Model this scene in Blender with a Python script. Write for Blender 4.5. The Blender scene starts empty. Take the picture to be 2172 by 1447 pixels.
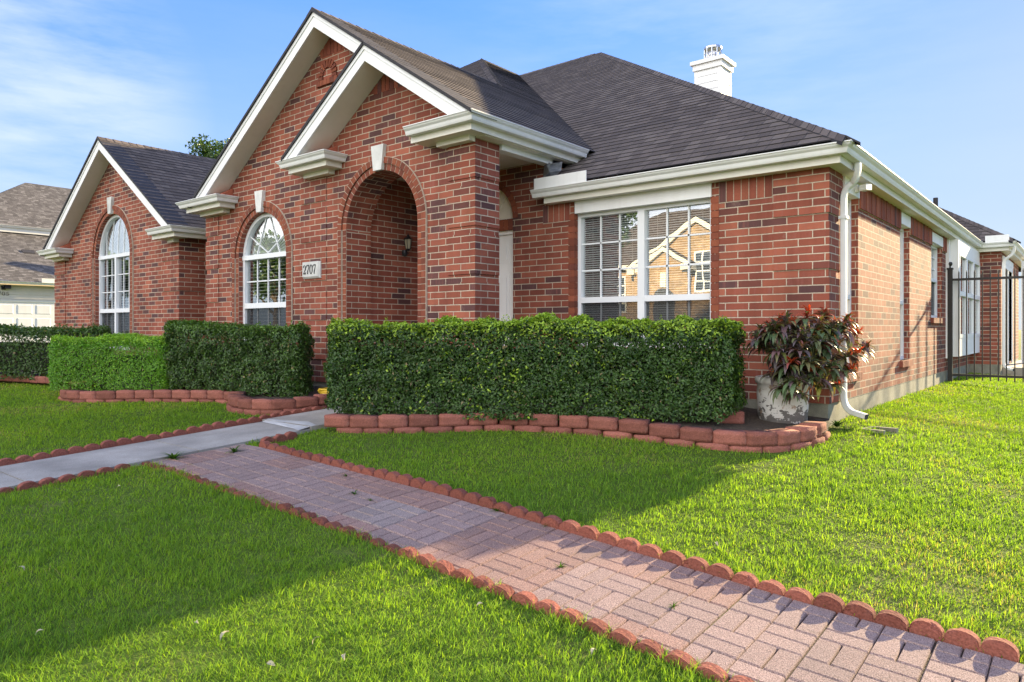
import bpy, bmesh, math, random
import numpy as np
from mathutils import Vector, Matrix
from mathutils.geometry import tessellate_polygon
random.seed(7); RNG = np.random.default_rng(11)
C = bpy.context.scene.collection
sc = bpy.context.scene
R = math.radians
# ------------------------------------------------------------------ metric frame
# X runs along the house front, Y into the lot, Z up; the camera stands at the origin.
TH = R(39.4); S_, C_ = math.sin(TH), math.cos(TH); FPX = 1503.0
def at(px, d, z=0.0):
    """ground-plan point seen in photo column px at forward distance d"""
    r = (px - 1086.0) / FPX * d
    return Vector((C_ * r - S_ * d, S_ * r + C_ * d, z))
def zx(X): return np.interp(X, [-14, -6.6, -5.4, -3.25, -.93, 3], [-1.0, -1.01, -1.0, -1.08, -1.227, -1.40])
def gz(X, Y): return zx(X) + .054 * (np.clip(Y, -4, 8) - 3.4)
def gzf(X, Y): return float(gz(X, Y))
ZB = -.7365            # bottom of the brickwork
CH = .0775             # one brick course
YF, Y0, XC = 5.86, 7.264, -1.9926
K = .656               # roof pitch

# ------------------------------------------------------------------ node helpers
def nd(nt, t, ins=None, **props):
    n = nt.nodes.new(t)
    for k, v in props.items(): setattr(n, k, v)
    for k, v in (ins or {}).items():
        s = n.inputs[k]
        if isinstance(v, bpy.types.NodeSocket): nt.links.new(v, s)
        else: s.default_value = v
    return n
def mth(nt, op, a, b=None, c=None):
    ins = {0: a}
    if b is not None: ins[1] = b
    if c is not None: ins[2] = c
    return nd(nt, 'ShaderNodeMath', ins, operation=op).outputs[0]
def ramp(nt, fac, stops, interp='LINEAR'):
    n = nd(nt, 'ShaderNodeValToRGB', {0: fac}); cr = n.color_ramp; cr.interpolation = interp
    while len(cr.elements) < len(stops): cr.elements.new(.5)
    for e, (p, c) in zip(cr.elements, stops):
        e.position = p; e.color = (c[0], c[1], c[2], 1) if hasattr(c, '__len__') else (c, c, c, 1)
    return n.outputs[0]
def mixc(nt, f, a, b, mode='MIX'):
    def cv(x): return x if isinstance(x, bpy.types.NodeSocket) else (x[0], x[1], x[2], 1)
    n = nd(nt, 'ShaderNodeMix', None, data_type='RGBA', blend_type=mode)
    for s, v in ((n.inputs[0], f), (n.inputs[6], cv(a)), (n.inputs[7], cv(b))):
        if isinstance(v, bpy.types.NodeSocket): nt.links.new(v, s)
        else: s.default_value = v
    return n.outputs[2]
def mat(name):
    m = bpy.data.materials.new(name); m.use_nodes = True
    nt = m.node_tree; nt.nodes.clear()
    out = nt.nodes.new('ShaderNodeOutputMaterial')
    return m, nt, out
def principled(nt, out, **ins):
    p = nd(nt, 'ShaderNodeBsdfPrincipled', {k.replace('_', ' '): v for k, v in ins.items()})
    nt.links.new(p.outputs[0], out.inputs[0]); return p
def noise(nt, scale, detail=3, vec=None, rough=.55, dim='3D'):
    n = nd(nt, 'ShaderNodeTexNoise', {'Scale': scale, 'Detail': detail, 'Roughness': rough}, noise_dimensions=dim)
    if vec is not None: nt.links.new(vec, n.inputs['Vector'])
    return n.outputs[0]
def bump(nt, h, strength=.5, dist=.01, normal=None):
    ins = {'Height': h, 'Strength': strength, 'Distance': dist}
    if normal is not None: ins['Normal'] = normal
    return nd(nt, 'ShaderNodeBump', ins).outputs[0]
def uvsep(nt):
    uv = nd(nt, 'ShaderNodeUVMap').outputs[0]
    s = nd(nt, 'ShaderNodeSeparateXYZ', {0: uv}); return uv, s.outputs[0], s.outputs[1]
def objco(nt): return nd(nt, 'ShaderNodeTexCoord').outputs['Object']
def comb(nt, x, y, z=0.0): return nd(nt, 'ShaderNodeCombineXYZ', {0: x, 1: y, 2: z}).outputs[0]

# ------------------------------------------------------------------ materials
def brick_mat(name, L=.2525, H=CH, mort=.0052, reds=None, mcol=(.52, .42, .32)):
    m, nt, out = mat(name)
    uv, u, v = uvsep(nt)
    wob = noise(nt, 9, 2, uv)
    u2 = mth(nt, 'ADD', u, mth(nt, 'MULTIPLY', mth(nt, 'SUBTRACT', wob, .5), .006))
    v2 = mth(nt, 'ADD', v, mth(nt, 'MULTIPLY', mth(nt, 'SUBTRACT', noise(nt, 7, 2, uv), .5), .005))
    rv = mth(nt, 'DIVIDE', v2, H); row = mth(nt, 'FLOOR', rv)
    uo = mth(nt, 'ADD', mth(nt, 'DIVIDE', u2, L), mth(nt, 'MULTIPLY', mth(nt, 'FLOORED_MODULO', row, 2.0), .46))
    col = mth(nt, 'FLOOR', uo)
    fu, fv = mth(nt, 'FRACT', uo), mth(nt, 'FRACT', rv)
    du = mth(nt, 'MULTIPLY', mth(nt, 'MINIMUM', fu, mth(nt, 'SUBTRACT', 1.0, fu)), L)
    dv = mth(nt, 'MULTIPLY', mth(nt, 'MINIMUM', fv, mth(nt, 'SUBTRACT', 1.0, fv)), H)
    d = mth(nt, 'MINIMUM', du, dv)
    ms = nd(nt, 'ShaderNodeMapRange', {0: d, 1: mort - .0007, 2: mort + .0012}, interpolation_type='SMOOTHSTEP').outputs[0]
    w1 = nd(nt, 'ShaderNodeTexWhiteNoise', {'Vector': comb(nt, col, row)}, noise_dimensions='3D')
    w2 = nd(nt, 'ShaderNodeTexWhiteNoise', {'Vector': comb(nt, row, col, 3.7)}, noise_dimensions='3D')
    bc = ramp(nt, w1.outputs[0], reds or [(0, (.100, .046, .046)), (.10, (.12, .052, .048)), (.15, (.155, .053, .042)), (.21, (.225, .064, .042)),
                                          (.6, (.275, .076, .047)), (1, (.335, .105, .062))])
    bc = mixc(nt, .55, bc, ramp(nt, w2.outputs[0], [(0, .76), (1, 1.24)]), 'MULTIPLY')
    # pale rubbed streaks on some bricks
    st = noise(nt, 1, 3, comb(nt, mth(nt, 'MULTIPLY', u, 34.0), mth(nt, 'MULTIPLY', v, 3.0)))
    sf = mth(nt, 'MULTIPLY', ramp(nt, st, [(.52, 0.), (.72, 1.)]), ramp(nt, w2.outputs[0], [(.55, 0.), (.6, .55)]))
    bc = mixc(nt, sf, bc, (.30, .105, .085))
    gr = noise(nt, 260, 3, uv)
    bc = mixc(nt, .55, bc, ramp(nt, gr, [(.3, .6), (.7, 1.35)]), 'MULTIPLY')
    mc = mixc(nt, .6, mcol, ramp(nt, noise(nt, 40, 4, uv), [(.3, .7), (.7, 1.2)]), 'MULTIPLY')
    dirt = mixc(nt, 1.0, ramp(nt, noise(nt, 1.1, 5, uv), [(.3, .80), (.65, 1.08)]), ramp(nt, noise(nt, 1, 5, comb(nt, mth(nt, 'MULTIPLY', u, 5.0), mth(nt, 'MULTIPLY', v, .7))), [(.35, .86), (.6, 1.05)]), 'MULTIPLY')
    colr = mixc(nt, 1.0, mixc(nt, ms, mc, bc), dirt, 'MULTIPLY')
    sm = mth(nt, 'MULTIPLY', ramp(nt, noise(nt, 5, 6, uv, .7), [(.60, 0.), (.74, .55)]), ramp(nt, noise(nt, .9, 3, uv), [(.45, 0.), (.65, 1.)]))
    colr = mixc(nt, sm, colr, (.36, .25, .20))
    hgt = mth(nt, 'ADD', ms, mth(nt, 'MULTIPLY', gr, .25))
    principled(nt, out, Base_Color=colr, Roughness=.86, Normal=bump(nt, hgt, .9, .005), Specular_IOR_Level=.3)
    return m
def plain_mat(name, col, rough=.6, nz=.0, nscale=20, bmp=0.0, metal=0.0, spec=.5):
    m, nt, out = mat(name)
    co = objco(nt); n = noise(nt, nscale, 4, co)
    c = mixc(nt, 1.0, col, ramp(nt, n, [(.3, 1 - nz), (.7, 1 + nz)]), 'MULTIPLY') if nz else (*col, 1)
    kw = dict(Base_Color=c, Roughness=rough, Metallic=metal, Specular_IOR_Level=spec)
    if bmp: kw['Normal'] = bump(nt, noise(nt, nscale * 4, 4, co), .5, bmp)
    principled(nt, out, **kw); return m
def paint_mat(name, col, dirtcol=(.55, .5, .4)):
    m, nt, out = mat(name)
    co = objco(nt)
    n = noise(nt, 2.2, 5, co); st = noise(nt, 1.0, 4, nd(nt, 'ShaderNodeMapping', {0: co, 3: (14, 14, 1.2)}).outputs[0])
    f = mth(nt, 'MULTIPLY', ramp(nt, st, [(.5, 0.), (.8, .35)]), n)
    c = mixc(nt, f, mixc(nt, 1.0, col, ramp(nt, n, [(.3, .94), (.7, 1.04)]), 'MULTIPLY'), dirtcol)
    principled(nt, out, Base_Color=c, Roughness=.55, Normal=bump(nt, noise(nt, 35, 3, co), .12, .004))
    return m
def shingle_mat(name, base=(.112, .090, .078), var=.24, tan=(.155, .13, .11)):
    m, nt, out = mat(name)
    uv, u, v = uvsep(nt)
    row = mth(nt, 'FLOOR', mth(nt, 'DIVIDE', v, .142))
    wr = nd(nt, 'ShaderNodeTexWhiteNoise', {'W': row}, noise_dimensions='1D').outputs[0]
    uo = mth(nt, 'ADD', mth(nt, 'DIVIDE', u, .17), mth(nt, 'MULTIPLY', wr, 7.3))
    uo = mth(nt, 'ADD', uo, mth(nt, 'MULTIPLY', mth(nt, 'SUBTRACT', noise(nt, 2.3, 1, comb(nt, u, mth(nt, 'MULTIPLY', row, 3.1))), .5), 1.6))
    col = mth(nt, 'FLOOR', uo); fu = mth(nt, 'FRACT', uo)
    w = nd(nt, 'ShaderNodeTexWhiteNoise', {'Vector': comb(nt, col, row)}, noise_dimensions='3D').outputs[0]
    edge = mth(nt, 'MULTIPLY', mth(nt, 'LESS_THAN', mth(nt, 'MINIMUM', fu, mth(nt, 'SUBTRACT', 1.0, fu)), .028), 1.0)
    gr = noise(nt, 420, 2, uv); big = noise(nt, .55, 4, uv)
    c = mixc(nt, 1.0, base, ramp(nt, w, [(0, 1 - var), (.5, 1.), (1, 1 + var)]), 'MULTIPLY')
    c = mixc(nt, ramp(nt, w, [(.8, 0.), (.86, .35)]), c, tan)
    c = mixc(nt, .8, c, ramp(nt, gr, [(.25, .45), (.75, 1.55)]), 'MULTIPLY')
    c = mixc(nt, .7, c, ramp(nt, big, [(.3, .86), (.7, 1.14)]), 'MULTIPLY')
    c = mixc(nt, mth(nt, 'MULTIPLY', edge, .5), c, (.02, .018, .018))
    h = mth(nt, 'ADD', mth(nt, 'MULTIPLY', w, .8), mth(nt, 'MULTIPLY', gr, .5))
    principled(nt, out, Base_Color=c, Roughness=.92, Specular_IOR_Level=.25, Normal=bump(nt, h, .7, .006))
    return m
def glass_mat(name, refl=.34):
    m, nt, out = mat(name)
    co = objco(nt)
    nrm = bump(nt, noise(nt, 1.6, 2, co), .02, .05)
    g = nd(nt, 'ShaderNodeBsdfGlossy', {'Color': (.96, .98, 1, 1), 'Roughness': .0, 'Normal': nrm})
    t = nd(nt, 'ShaderNodeBsdfTransparent', {'Color': (.86, .9, .9, 1)})
    fr = nd(nt, 'ShaderNodeLayerWeight', {0: .25}).outputs[0]
    f = mth(nt, 'ADD', refl, mth(nt, 'MULTIPLY', fr, .5))
    mx = nd(nt, 'ShaderNodeMixShader', {0: f, 1: t.outputs[0], 2: g.outputs[0]})
    nt.links.new(mx.outputs[0], out.inputs[0]); return m
def screen_mat(name):
    m, nt, out = mat(name)
    d = nd(nt, 'ShaderNodeBsdfDiffuse', {'Color': (.05, .055, .06, 1)})
    t = nd(nt, 'ShaderNodeBsdfTransparent')
    mx = nd(nt, 'ShaderNodeMixShader', {0: .55, 1: t.outputs[0], 2: d.outputs[0]})
    nt.links.new(mx.outputs[0], out.inputs[0]); return m
def leaf_mat(name, rough=.42, trans=.35, tint=(1.25, 1.35, .35), spec=.4):
    m, nt, out = mat(name)
    a = nd(nt, 'ShaderNodeAttribute', None, attribute_name='Col').outputs['Color']
    p = nd(nt, 'ShaderNodeBsdfPrincipled', {'Base Color': a, 'Roughness': rough, 'Specular IOR Level': spec})
    t = nd(nt, 'ShaderNodeBsdfTranslucent', {'Color': mixc(nt, 1.0, a, tint, 'MULTIPLY')})
    mx = nd(nt, 'ShaderNodeMixShader', {0: trans, 1: p.outputs[0], 2: t.outputs[0]})
    nt.links.new(mx.outputs[0], out.inputs[0]); return m
def concrete_mat(name, col=(.42, .41, .40), speck=.12, scale=3.):
    m, nt, out = mat(name)
    co = objco(nt)
    n1, n2, n3 = noise(nt, scale, 6, co), noise(nt, 180, 2, co), noise(nt, 18, 4, co)
    c = mixc(nt, 1.0, col, ramp(nt, n1, [(.3, .66), (.7, 1.2)]), 'MULTIPLY')
    c = mixc(nt, 1.0, c, ramp(nt, n2, [(.3, 1 - speck), (.7, 1 + speck)]), 'MULTIPLY')
    c = mixc(nt, ramp(nt, n3, [(.6, 0.), (.8, .25)]), c, (.2, .18, .15))
    principled(nt, out, Base_Color=c, Roughness=.9, Normal=bump(nt, n2, .4, .003)); return m
def block_mat(name, col=(.28, .105, .078)):
    """coloured split-face concrete; every unit its own slight shade"""
    m, nt, out = mat(name)
    co = objco(nt)
    oi = nd(nt, 'ShaderNodeObjectInfo').outputs['Random']
    n1, n2 = noise(nt, 9, 5, co), noise(nt, 95, 3, co)
    c = mixc(nt, 1.0, col, ramp(nt, oi, [(0, .72), (1, 1.2)]), 'MULTIPLY')
    c = mixc(nt, 1.0, c, ramp(nt, n1, [(.3, .8), (.7, 1.18)]), 'MULTIPLY')
    c = mixc(nt, 1.0, c, ramp(nt, n2, [(.3, .72), (.7, 1.25)]), 'MULTIPLY')
    st = noise(nt, 5, 4, co)
    c = mixc(nt, ramp(nt, st, [(.5, 0.), (.68, .62)]), c, (.105, .066, .052))
    c = mixc(nt, ramp(nt, noise(nt, 13, 6, co, .7), [(.60, 0.), (.72, .5)]), c, (.36, .25, .20))
    principled(nt, out, Base_Color=c, Roughness=.93, Normal=bump(nt, mth(nt, 'ADD', n2, n1), .8, .008), Specular_IOR_Level=.2)
    return m
def paver_mat(name):
    m, nt, out = mat(name)
    a = nd(nt, 'ShaderNodeAttribute', None, attribute_name='Col').outputs['Color']
    co = objco(nt)
    n2, n1, n3 = noise(nt, 210, 2, co), noise(nt, 2.2, 5, co), noise(nt, 420, 1, co)
    c = mixc(nt, 1.0, a, ramp(nt, n2, [(.34, .5), (.5, 1.0), (.66, 1.5)]), 'MULTIPLY')
    c = mixc(nt, ramp(nt, n3, [(.62, 0.), (.7, .55)]), c, (.6, .55, .52))
    c = mixc(nt, ramp(nt, n1, [(.52, 0.), (.75, .45)]), c, (.16, .13, .12))
    principled(nt, out, Base_Color=c, Roughness=.9, Normal=bump(nt, n2, .6, .004), Specular_IOR_Level=.25); return m
def soil_mat(name):
    m, nt, out = mat(name)
    co = objco(nt); n1, n2 = noise(nt, 7, 5, co), noise(nt, 60, 4, co)
    c = mixc(nt, n1, (.035, .024, .017), (.085, .06, .042))
    c = mixc(nt, 1.0, c, ramp(nt, n2, [(.3, .55), (.7, 1.4)]), 'MULTIPLY')
    principled(nt, out, Base_Color=c, Roughness=.95, Normal=bump(nt, n2, .9, .03)); return m
def lawn_mat(name):
    m, nt, out = mat(name)
    co = objco(nt); n1, n2, n3 = noise(nt, .9, 5, co), noise(nt, 26, 4, co), noise(nt, .25, 3, co)
    c = mixc(nt, n2, (.05, .085, .012), (.12, .17, .025))
    c = mixc(nt, ramp(nt, n1, [(.55, 0.), (.75, .6)]), c, (.15, .125, .06))
    c = mixc(nt, 1.0, c, ramp(nt, n3, [(.3, .8), (.7, 1.2)]), 'MULTIPLY')
    principled(nt, out, Base_Color=c, Roughness=.95, Normal=bump(nt, n2, 1.0, .03), Specular_IOR_Level=.1); return m
def pot_mat(name):
    m, nt, out = mat(name)
    co = objco(nt); s = nd(nt, 'ShaderNodeSeparateXYZ', {0: co}).outputs[2]
    n1, n2 = noise(nt, 7, 6, nd(nt, 'ShaderNodeMapping', {0: co, 3: (1, 1, 2.2)}).outputs[0], .65), noise(nt, 22, 5, co)
    lvl = nd(nt, 'ShaderNodeMapRange', {0: s, 1: .02, 2: .30, 3: .33, 4: .60}).outputs[0]
    f = mth(nt, 'GREATER_THAN', mth(nt, 'ADD', mth(nt, 'MULTIPLY', n2, .35), mth(nt, 'MULTIPLY', n1, .75)), mth(nt, 'ADD', mth(nt, 'SUBTRACT', 1.10, lvl), -.13))
    c = mixc(nt, f, mixc(nt, n2, (.10, .095, .09), (.22, .2, .18)), mixc(nt, n2, (.62, .59, .54), (.75, .73, .7)))
    c = mixc(nt, ramp(nt, noise(nt, 11, 5, co), [(.62, 0.), (.68, .8)]), c, (.28, .16, .08))
    principled(nt, out, Base_Color=c, Roughness=.88, Normal=bump(nt, mth(nt, 'ADD', f, n2), .6, .008)); return m

BR = brick_mat('red_brick')
BRR = brick_mat('red_arch_brick', reds=[(0, (.17, .052, .034)), (.5, (.235, .066, .036)), (1, (.285, .085, .042))])
WH = paint_mat('white_paint', (.80, .80, .80))
CRM = paint_mat('cream_trim', (.74, .715, .64))
GUT = paint_mat('gutter_white', (.78, .78, .77), (.45, .43, .38))
VIN = plain_mat('white_vinyl', (.76, .78, .80), .4)
SH = shingle_mat('dark_shingle')
EDGE = plain_mat('shingle_edge', (.028, .026, .03), .8, .2)
GLS = glass_mat('window_glass')
SCRN = screen_mat('insect_screen')
BLND = plain_mat('blind_slats', (.78, .78, .76), .6)
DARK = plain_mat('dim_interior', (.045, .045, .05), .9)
FND = concrete_mat('foundation_concrete', (.25, .24, .19), .2, 5.)
WALKM = concrete_mat('walk_concrete', (.315, .292, .26), .25, 2.4)
STONE = concrete_mat('cast_stone', (.62, .62, .60), .06)
TERRA = plain_mat('terracotta_flashing', (.36, .10, .055), .7, .15)
BLK = block_mat('red_block')
SCAL = block_mat('red_edging', (.25, .085, .060))
PAV = paver_mat('paver_concrete')
SOIL = soil_mat('soil')
LAWN = lawn_mat('lawn_soil')
GRS = leaf_mat('grass_blade', .75, .5, (1.45, 1.4, .4), .12)
LEAF = leaf_mat('leaf', .36, .25)
IRON = plain_mat('black_iron', (.018, .016, .015), .45, .2)
LAMPM = plain_mat('lamp_black', (.012, .012, .014), .4)
FROST = plain_mat('lamp_glass', (.34, .29, .2), .25)
STEEL = plain_mat('galvanised', (.55, .56, .58), .35, .1, metal=.9)
BARK = plain_mat('bark', (.09, .065, .045), .9, .3, 12, .02)

# ------------------------------------------------------------------ mesh builder
def adopt(o, parent):
    if parent is None: return
    o.parent = parent
    if parent.type == 'EMPTY': o.matrix_parent_inverse = Matrix.Translation(-parent.location)
class MB:
    def __init__(s): s.v = []; s.f = []; s.uv = []; s.mi = []
    def face(s, pts, uv=None, m=0):
        i = len(s.v); s.v += [tuple(p) for p in pts]; s.f.append(tuple(range(i, i + len(pts))))
        if uv is None:
            n = Vector((0, 0, 0)); p = [Vector(q) for q in pts]
            for a in range(len(p)): n += p[a].cross(p[(a + 1) % len(p)])
            ax, ay, az = abs(n.x), abs(n.y), abs(n.z)
            if az > max(ax, ay): uv = [(q.x, q.y) for q in p]
            elif ax > ay: uv = [(q.y, q.z - ZB) for q in p]
            else: uv = [(q.x, q.z - ZB) for q in p]
        s.uv.append(uv); s.mi.append(m)
    def box(s, x0, x1, y0, y1, z0, z1, m=0, uv=None):
        a = [(x0, y0, z0), (x1, y0, z0), (x1, y1, z0), (x0, y1, z0), (x0, y0, z1), (x1, y0, z1), (x1, y1, z1), (x0, y1, z1)]
        for q in ((0, 3, 2, 1), (4, 5, 6, 7), (0, 1, 5, 4), (1, 2, 6, 5), (2, 3, 7, 6), (3, 0, 4, 7)):
            s.face([a[i] for i in q], uv, m)
    def hexa(s, a, m=0, uv=None):
        for q in ((0, 3, 2, 1), (4, 5, 6, 7), (0, 1, 5, 4), (1, 2, 6, 5), (2, 3, 7, 6), (3, 0, 4, 7)):
            s.face([a[i] for i in q], uv, m)
    def prism(s, poly, off, m=0):
        """poly of 3D points pushed along vector off"""
        off = Vector(off); b = [Vector(p) + off for p in poly]; a = [Vector(p) for p in poly]
        s.face(list(reversed(a)), None, m); s.face(b, None, m)
        for i in range(len(a)):
            j = (i + 1) % len(a); s.face([a[i], a[j], b[j], b[i]], None, m)
    def tess(s, loops, m=0):
        """planar polygon with holes"""
        lp = [[Vector(p) for p in l] for l in loops]; flat = [p for l in lp for p in l]
        for t in tessellate_polygon(lp): s.face([flat[i] for i in t], None, m)
    def tube(s, pts, r, n=8, m=0, caps=True):
        pts = [Vector(p) for p in pts]; rings = []
        for i, p in enumerate(pts):
            d = (pts[min(i + 1, len(pts) - 1)] - pts[max(i - 1, 0)]).normalized()
            a = d.cross(Vector((0, 0, 1)));  a = a if a.length > .05 else d.cross(Vector((1, 0, 0)))
            a.normalize(); b = d.cross(a)
            rr = r[i] if hasattr(r, '__len__') else r
            rings.append([p + (a * math.cos(t) + b * math.sin(t)) * rr for t in [2 * math.pi * k / n for k in range(n)]])
        for i in range(len(rings) - 1):
            for k in range(n):
                s.face([rings[i][k], rings[i][(k + 1) % n], rings[i + 1][(k + 1) % n], rings[i + 1][k]], [(0, 0)] * 4, m)
        if caps: s.face(rings[0][::-1], [(0, 0)] * n, m); s.face(rings[-1], [(0, 0)] * n, m)
    def lathe(s, c, prof, n=20, m=0):
        c = Vector(c)
        rings = [[c + Vector((r * math.cos(2 * math.pi * k / n), r * math.sin(2 * math.pi * k / n), z)) for k in range(n)] for r, z in prof]
        for i in range(len(rings) - 1):
            for k in range(n):
                s.face([rings[i][k], rings[i][(k + 1) % n], rings[i + 1][(k + 1) % n], rings[i + 1][k]], [(0, 0)] * 4, m)
        s.face(rings[0][::-1], [(0, 0)] * n, m); s.face(rings[-1], [(0, 0)] * n, m)
    def sweep(s, path, z0, prof, m=0):
        """closed profile (outward, dz) along a plan polyline; outward is to the right of travel"""
        P = [Vector((p[0], p[1])) for p in path]; D = [(P[i + 1] - P[i]).normalized() for i in range(len(P) - 1)]
        N = [Vector((d.y, -d.x)) for d in D]; off = []
        for i in range(len(P)):
            if i == 0: off.append(N[0])
            elif i == len(P) - 1: off.append(N[-1])
            else: b = (N[i - 1] + N[i]); off.append(b / (b.dot(N[i])))
        rings = [[(P[i].x + o * off[i].x, P[i].y + o * off[i].y, z0 + dz) for o, dz in prof] for i in range(len(P))]
        n = len(prof)
        for i in range(len(P) - 1):
            for k in range(n):
                s.face([rings[i][k], rings[i + 1][k], rings[i + 1][(k + 1) % n], rings[i][(k + 1) % n]], None, m)
        s.tess([rings[0]], m); s.tess([rings[-1]], m)
    def build(s, name, mats, parent=None, smooth=False, merge=False):
        me = bpy.data.meshes.new(name); me.from_pydata(s.v, [], s.f)
        ul = me.uv_layers.new(name='UVMap')
        fl = [c for u in s.uv for q in u for c in q]; ul.data.foreach_set('uv', fl)
        mats = mats if isinstance(mats, (list, tuple)) else [mats]
        for q in mats: me.materials.append(q)
        me.polygons.foreach_set('material_index', s.mi)
        if merge or smooth:
            bm = bmesh.new(); bm.from_mesh(me); bmesh.ops.remove_doubles(bm, verts=bm.verts, dist=1e-5)
            bmesh.ops.recalc_face_normals(bm, faces=bm.faces)
            bm.to_mesh(me); bm.free()
        if smooth: me.polygons.foreach_set('use_smooth', [True] * len(me.polygons))
        me.update()
        o = bpy.data.objects.new(name, me); C.objects.link(o)
        adopt(o, parent); return o
def np_mesh(name, V, F, mat_, col=None, parent=None, flat=False):
    """V (n,3), F (m,k) int, col (n,3)"""
    me = bpy.data.meshes.new(name); n, (m, k) = len(V), F.shape
    me.vertices.add(n); me.vertices.foreach_set('co', V.astype(np.float32).ravel())
    me.loops.add(m * k); me.loops.foreach_set('vertex_index', F.astype(np.int32).ravel())
    me.polygons.add(m); me.polygons.foreach_set('loop_start', np.arange(0, m * k, k, dtype=np.int32))
    me.materials.append(mat_); me.polygons.foreach_set('use_smooth', np.full(m, not flat))
    if col is not None:
        ca = me.color_attributes.new('Col', 'FLOAT_COLOR', 'POINT')
        ca.data.foreach_set('color', np.c_[col, np.ones(n)].astype(np.float32).ravel())
    me.update(calc_edges=True); me.validate()
    o = bpy.data.objects.new(name, me); C.objects.link(o)
    adopt(o, parent); return o
def thing(name, label, cat, loc=(0, 0, 0), group=None):
    o = bpy.data.objects.new(name, None); C.objects.link(o); o.location = loc; o.empty_display_size = .1
    return tag(o, label, cat, group)
def tag(o, label, cat, group=None):
    o['label'] = label; o['category'] = cat
    if group: o['group'] = group
    return o
def setting(o, kind='structure'): o['kind'] = kind; return o
ORD = ['', 'first', 'second', 'third', 'fourth', 'fifth', 'sixth', 'seventh', 'eighth', 'ninth', 'tenth', 'eleventh', 'twelfth', 'thirteenth',
       'fourteenth', 'fifteenth', 'sixteenth', 'seventeenth', 'eighteenth', 'nineteenth', 'twentieth', 'twenty-first', 'twenty-second', 'twenty-third',
       'twenty-fourth', 'twenty-fifth', 'twenty-sixth', 'twenty-seventh', 'twenty-eighth', 'twenty-ninth', 'thirtieth', 'thirty-first', 'thirty-second',
       'thirty-third', 'thirty-fourth', 'thirty-fifth', 'thirty-sixth', 'thirty-seventh', 'thirty-eighth', 'thirty-ninth', 'fortieth']

# ================================================================== THE HOUSE
house = thing('brick_house', 'single-storey red brick house with white trim, arched porch and dark shingle hip roof', 'house', (-6.5, 7.0, -.9))

def arch_pts(cx, cz, r, n=28, a0=0.0, a1=math.pi):
    return [(cx + r * math.cos(a0 + (a1 - a0) * i / n), cz + r * math.sin(a0 + (a1 - a0) * i / n)) for i in range(n + 1)]
def front(pts, y): return [(x, y, z) for x, z in pts]
ZF = ZB
# openings
PA = dict(cx=-6.965, cz=1.306, r=.685)              # porch arch
BW = dict(cx=-9.70, cz=1.10, r=.65, z0=-.36)        # arched window, big gable
LW = dict(cx=-15.145, cz=1.455, r=.83, z0=-.42)     # arched window, left gable
def arch_hole(o, z0): return [(o['cx'] - o['r'], z0)] + [(o['cx'] + o['r'], z0)] + arch_pts(o['cx'], o['cz'], o['r'])
def reveal(mb, o, z0, y0, y1, sill=True):
    pts = [(o['cx'] + o['r'], z0)] + arch_pts(o['cx'], o['cz'], o['r']) + [(o['cx'] - o['r'], z0)]
    l = 0.
    for a, b in zip(pts[:-1], pts[1:]):
        dl = math.hypot(b[0] - a[0], b[1] - a[1])
        va, vb = (a[1] - ZB, b[1] - ZB) if abs(a[0] - b[0]) < 1e-6 else (l, l + dl)
        mb.face([(a[0], y0, a[1]), (b[0], y0, b[1]), (b[0], y1, b[1]), (a[0], y1, a[1])],
                [(y0, va), (y0, vb), (y1, vb), (y1, va)]); l += dl
    if sill: mb.face([(pts[-1][0], y0, z0), (pts[0][0], y0, z0), (pts[0][0], y1, z0), (pts[-1][0], y1, z0)])

# ---- gable wall with the porch arch (solid 0.41 m thick at the porch)
def gz_r(x): return 4.205 - K * abs(x + 7.95) - .10
mb = MB()
a = arch_hole(PA, ZF)
outline = [(-11.35, ZF), (PA['cx'] - PA['r'], ZF)] + list(reversed(arch_pts(PA['cx'], PA['cz'], PA['r']))) + [(PA['cx'] + PA['r'], ZF), (-5.348, ZF), (-5.348, gz_r(-5.348)), (-7.95, gz_r(-7.95)), (-11.35, gz_r(-11.35))]
mb.tess([front(outline, YF), front(arch_hole(BW, BW['z0']), YF)])
reveal(mb, PA, ZF, YF, YF + .41, False)
back = [(-7.72, ZF), (PA['cx'] - PA['r'], ZF)] + list(reversed(arch_pts(PA['cx'], PA['cz'], PA['r']))) + [(PA['cx'] + PA['r'], ZF), (-5.348, ZF), (-5.348, 2.2), (-7.72, 2.2)]
mb.tess([front(back, YF + .41)])
mb.face([(-5.348, YF, ZF), (-5.348, YF + .41, ZF), (-5.348, YF + .41, 2.3), (-5.348, YF, 2.3)])
reveal(mb, BW, BW['z0'], YF, YF + .12)
mb.face([(-11.35, 7.0, ZF), (-11.35, YF, ZF), (-11.35, YF, 2.0), (-11.35, 7.0, 2.0)])
gable_wall = mb.build('brick_wall', BR, house)
# ---- porch inside: side wall, ceiling, floor
mb = MB()
mb.face([(-7.72, YF + .41, ZF), (-7.72, Y0 + .3, ZF), (-7.72, Y0 + .3, 2.25), (-7.72, YF + .41, 2.25)])
mb.build('brick_wall', BR, house)
mb = MB(); mb.box(-7.72, -5.38, YF + .41, Y0, 2.14, 2.17); mb.build('porch_ceiling', CRM, house)
mb = MB(); mb.box(-7.70, -5.36, YF + .02, Y0 + .25, -1.2, ZB - .04); mb.build('porch_floor', WALKM, house)
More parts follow.
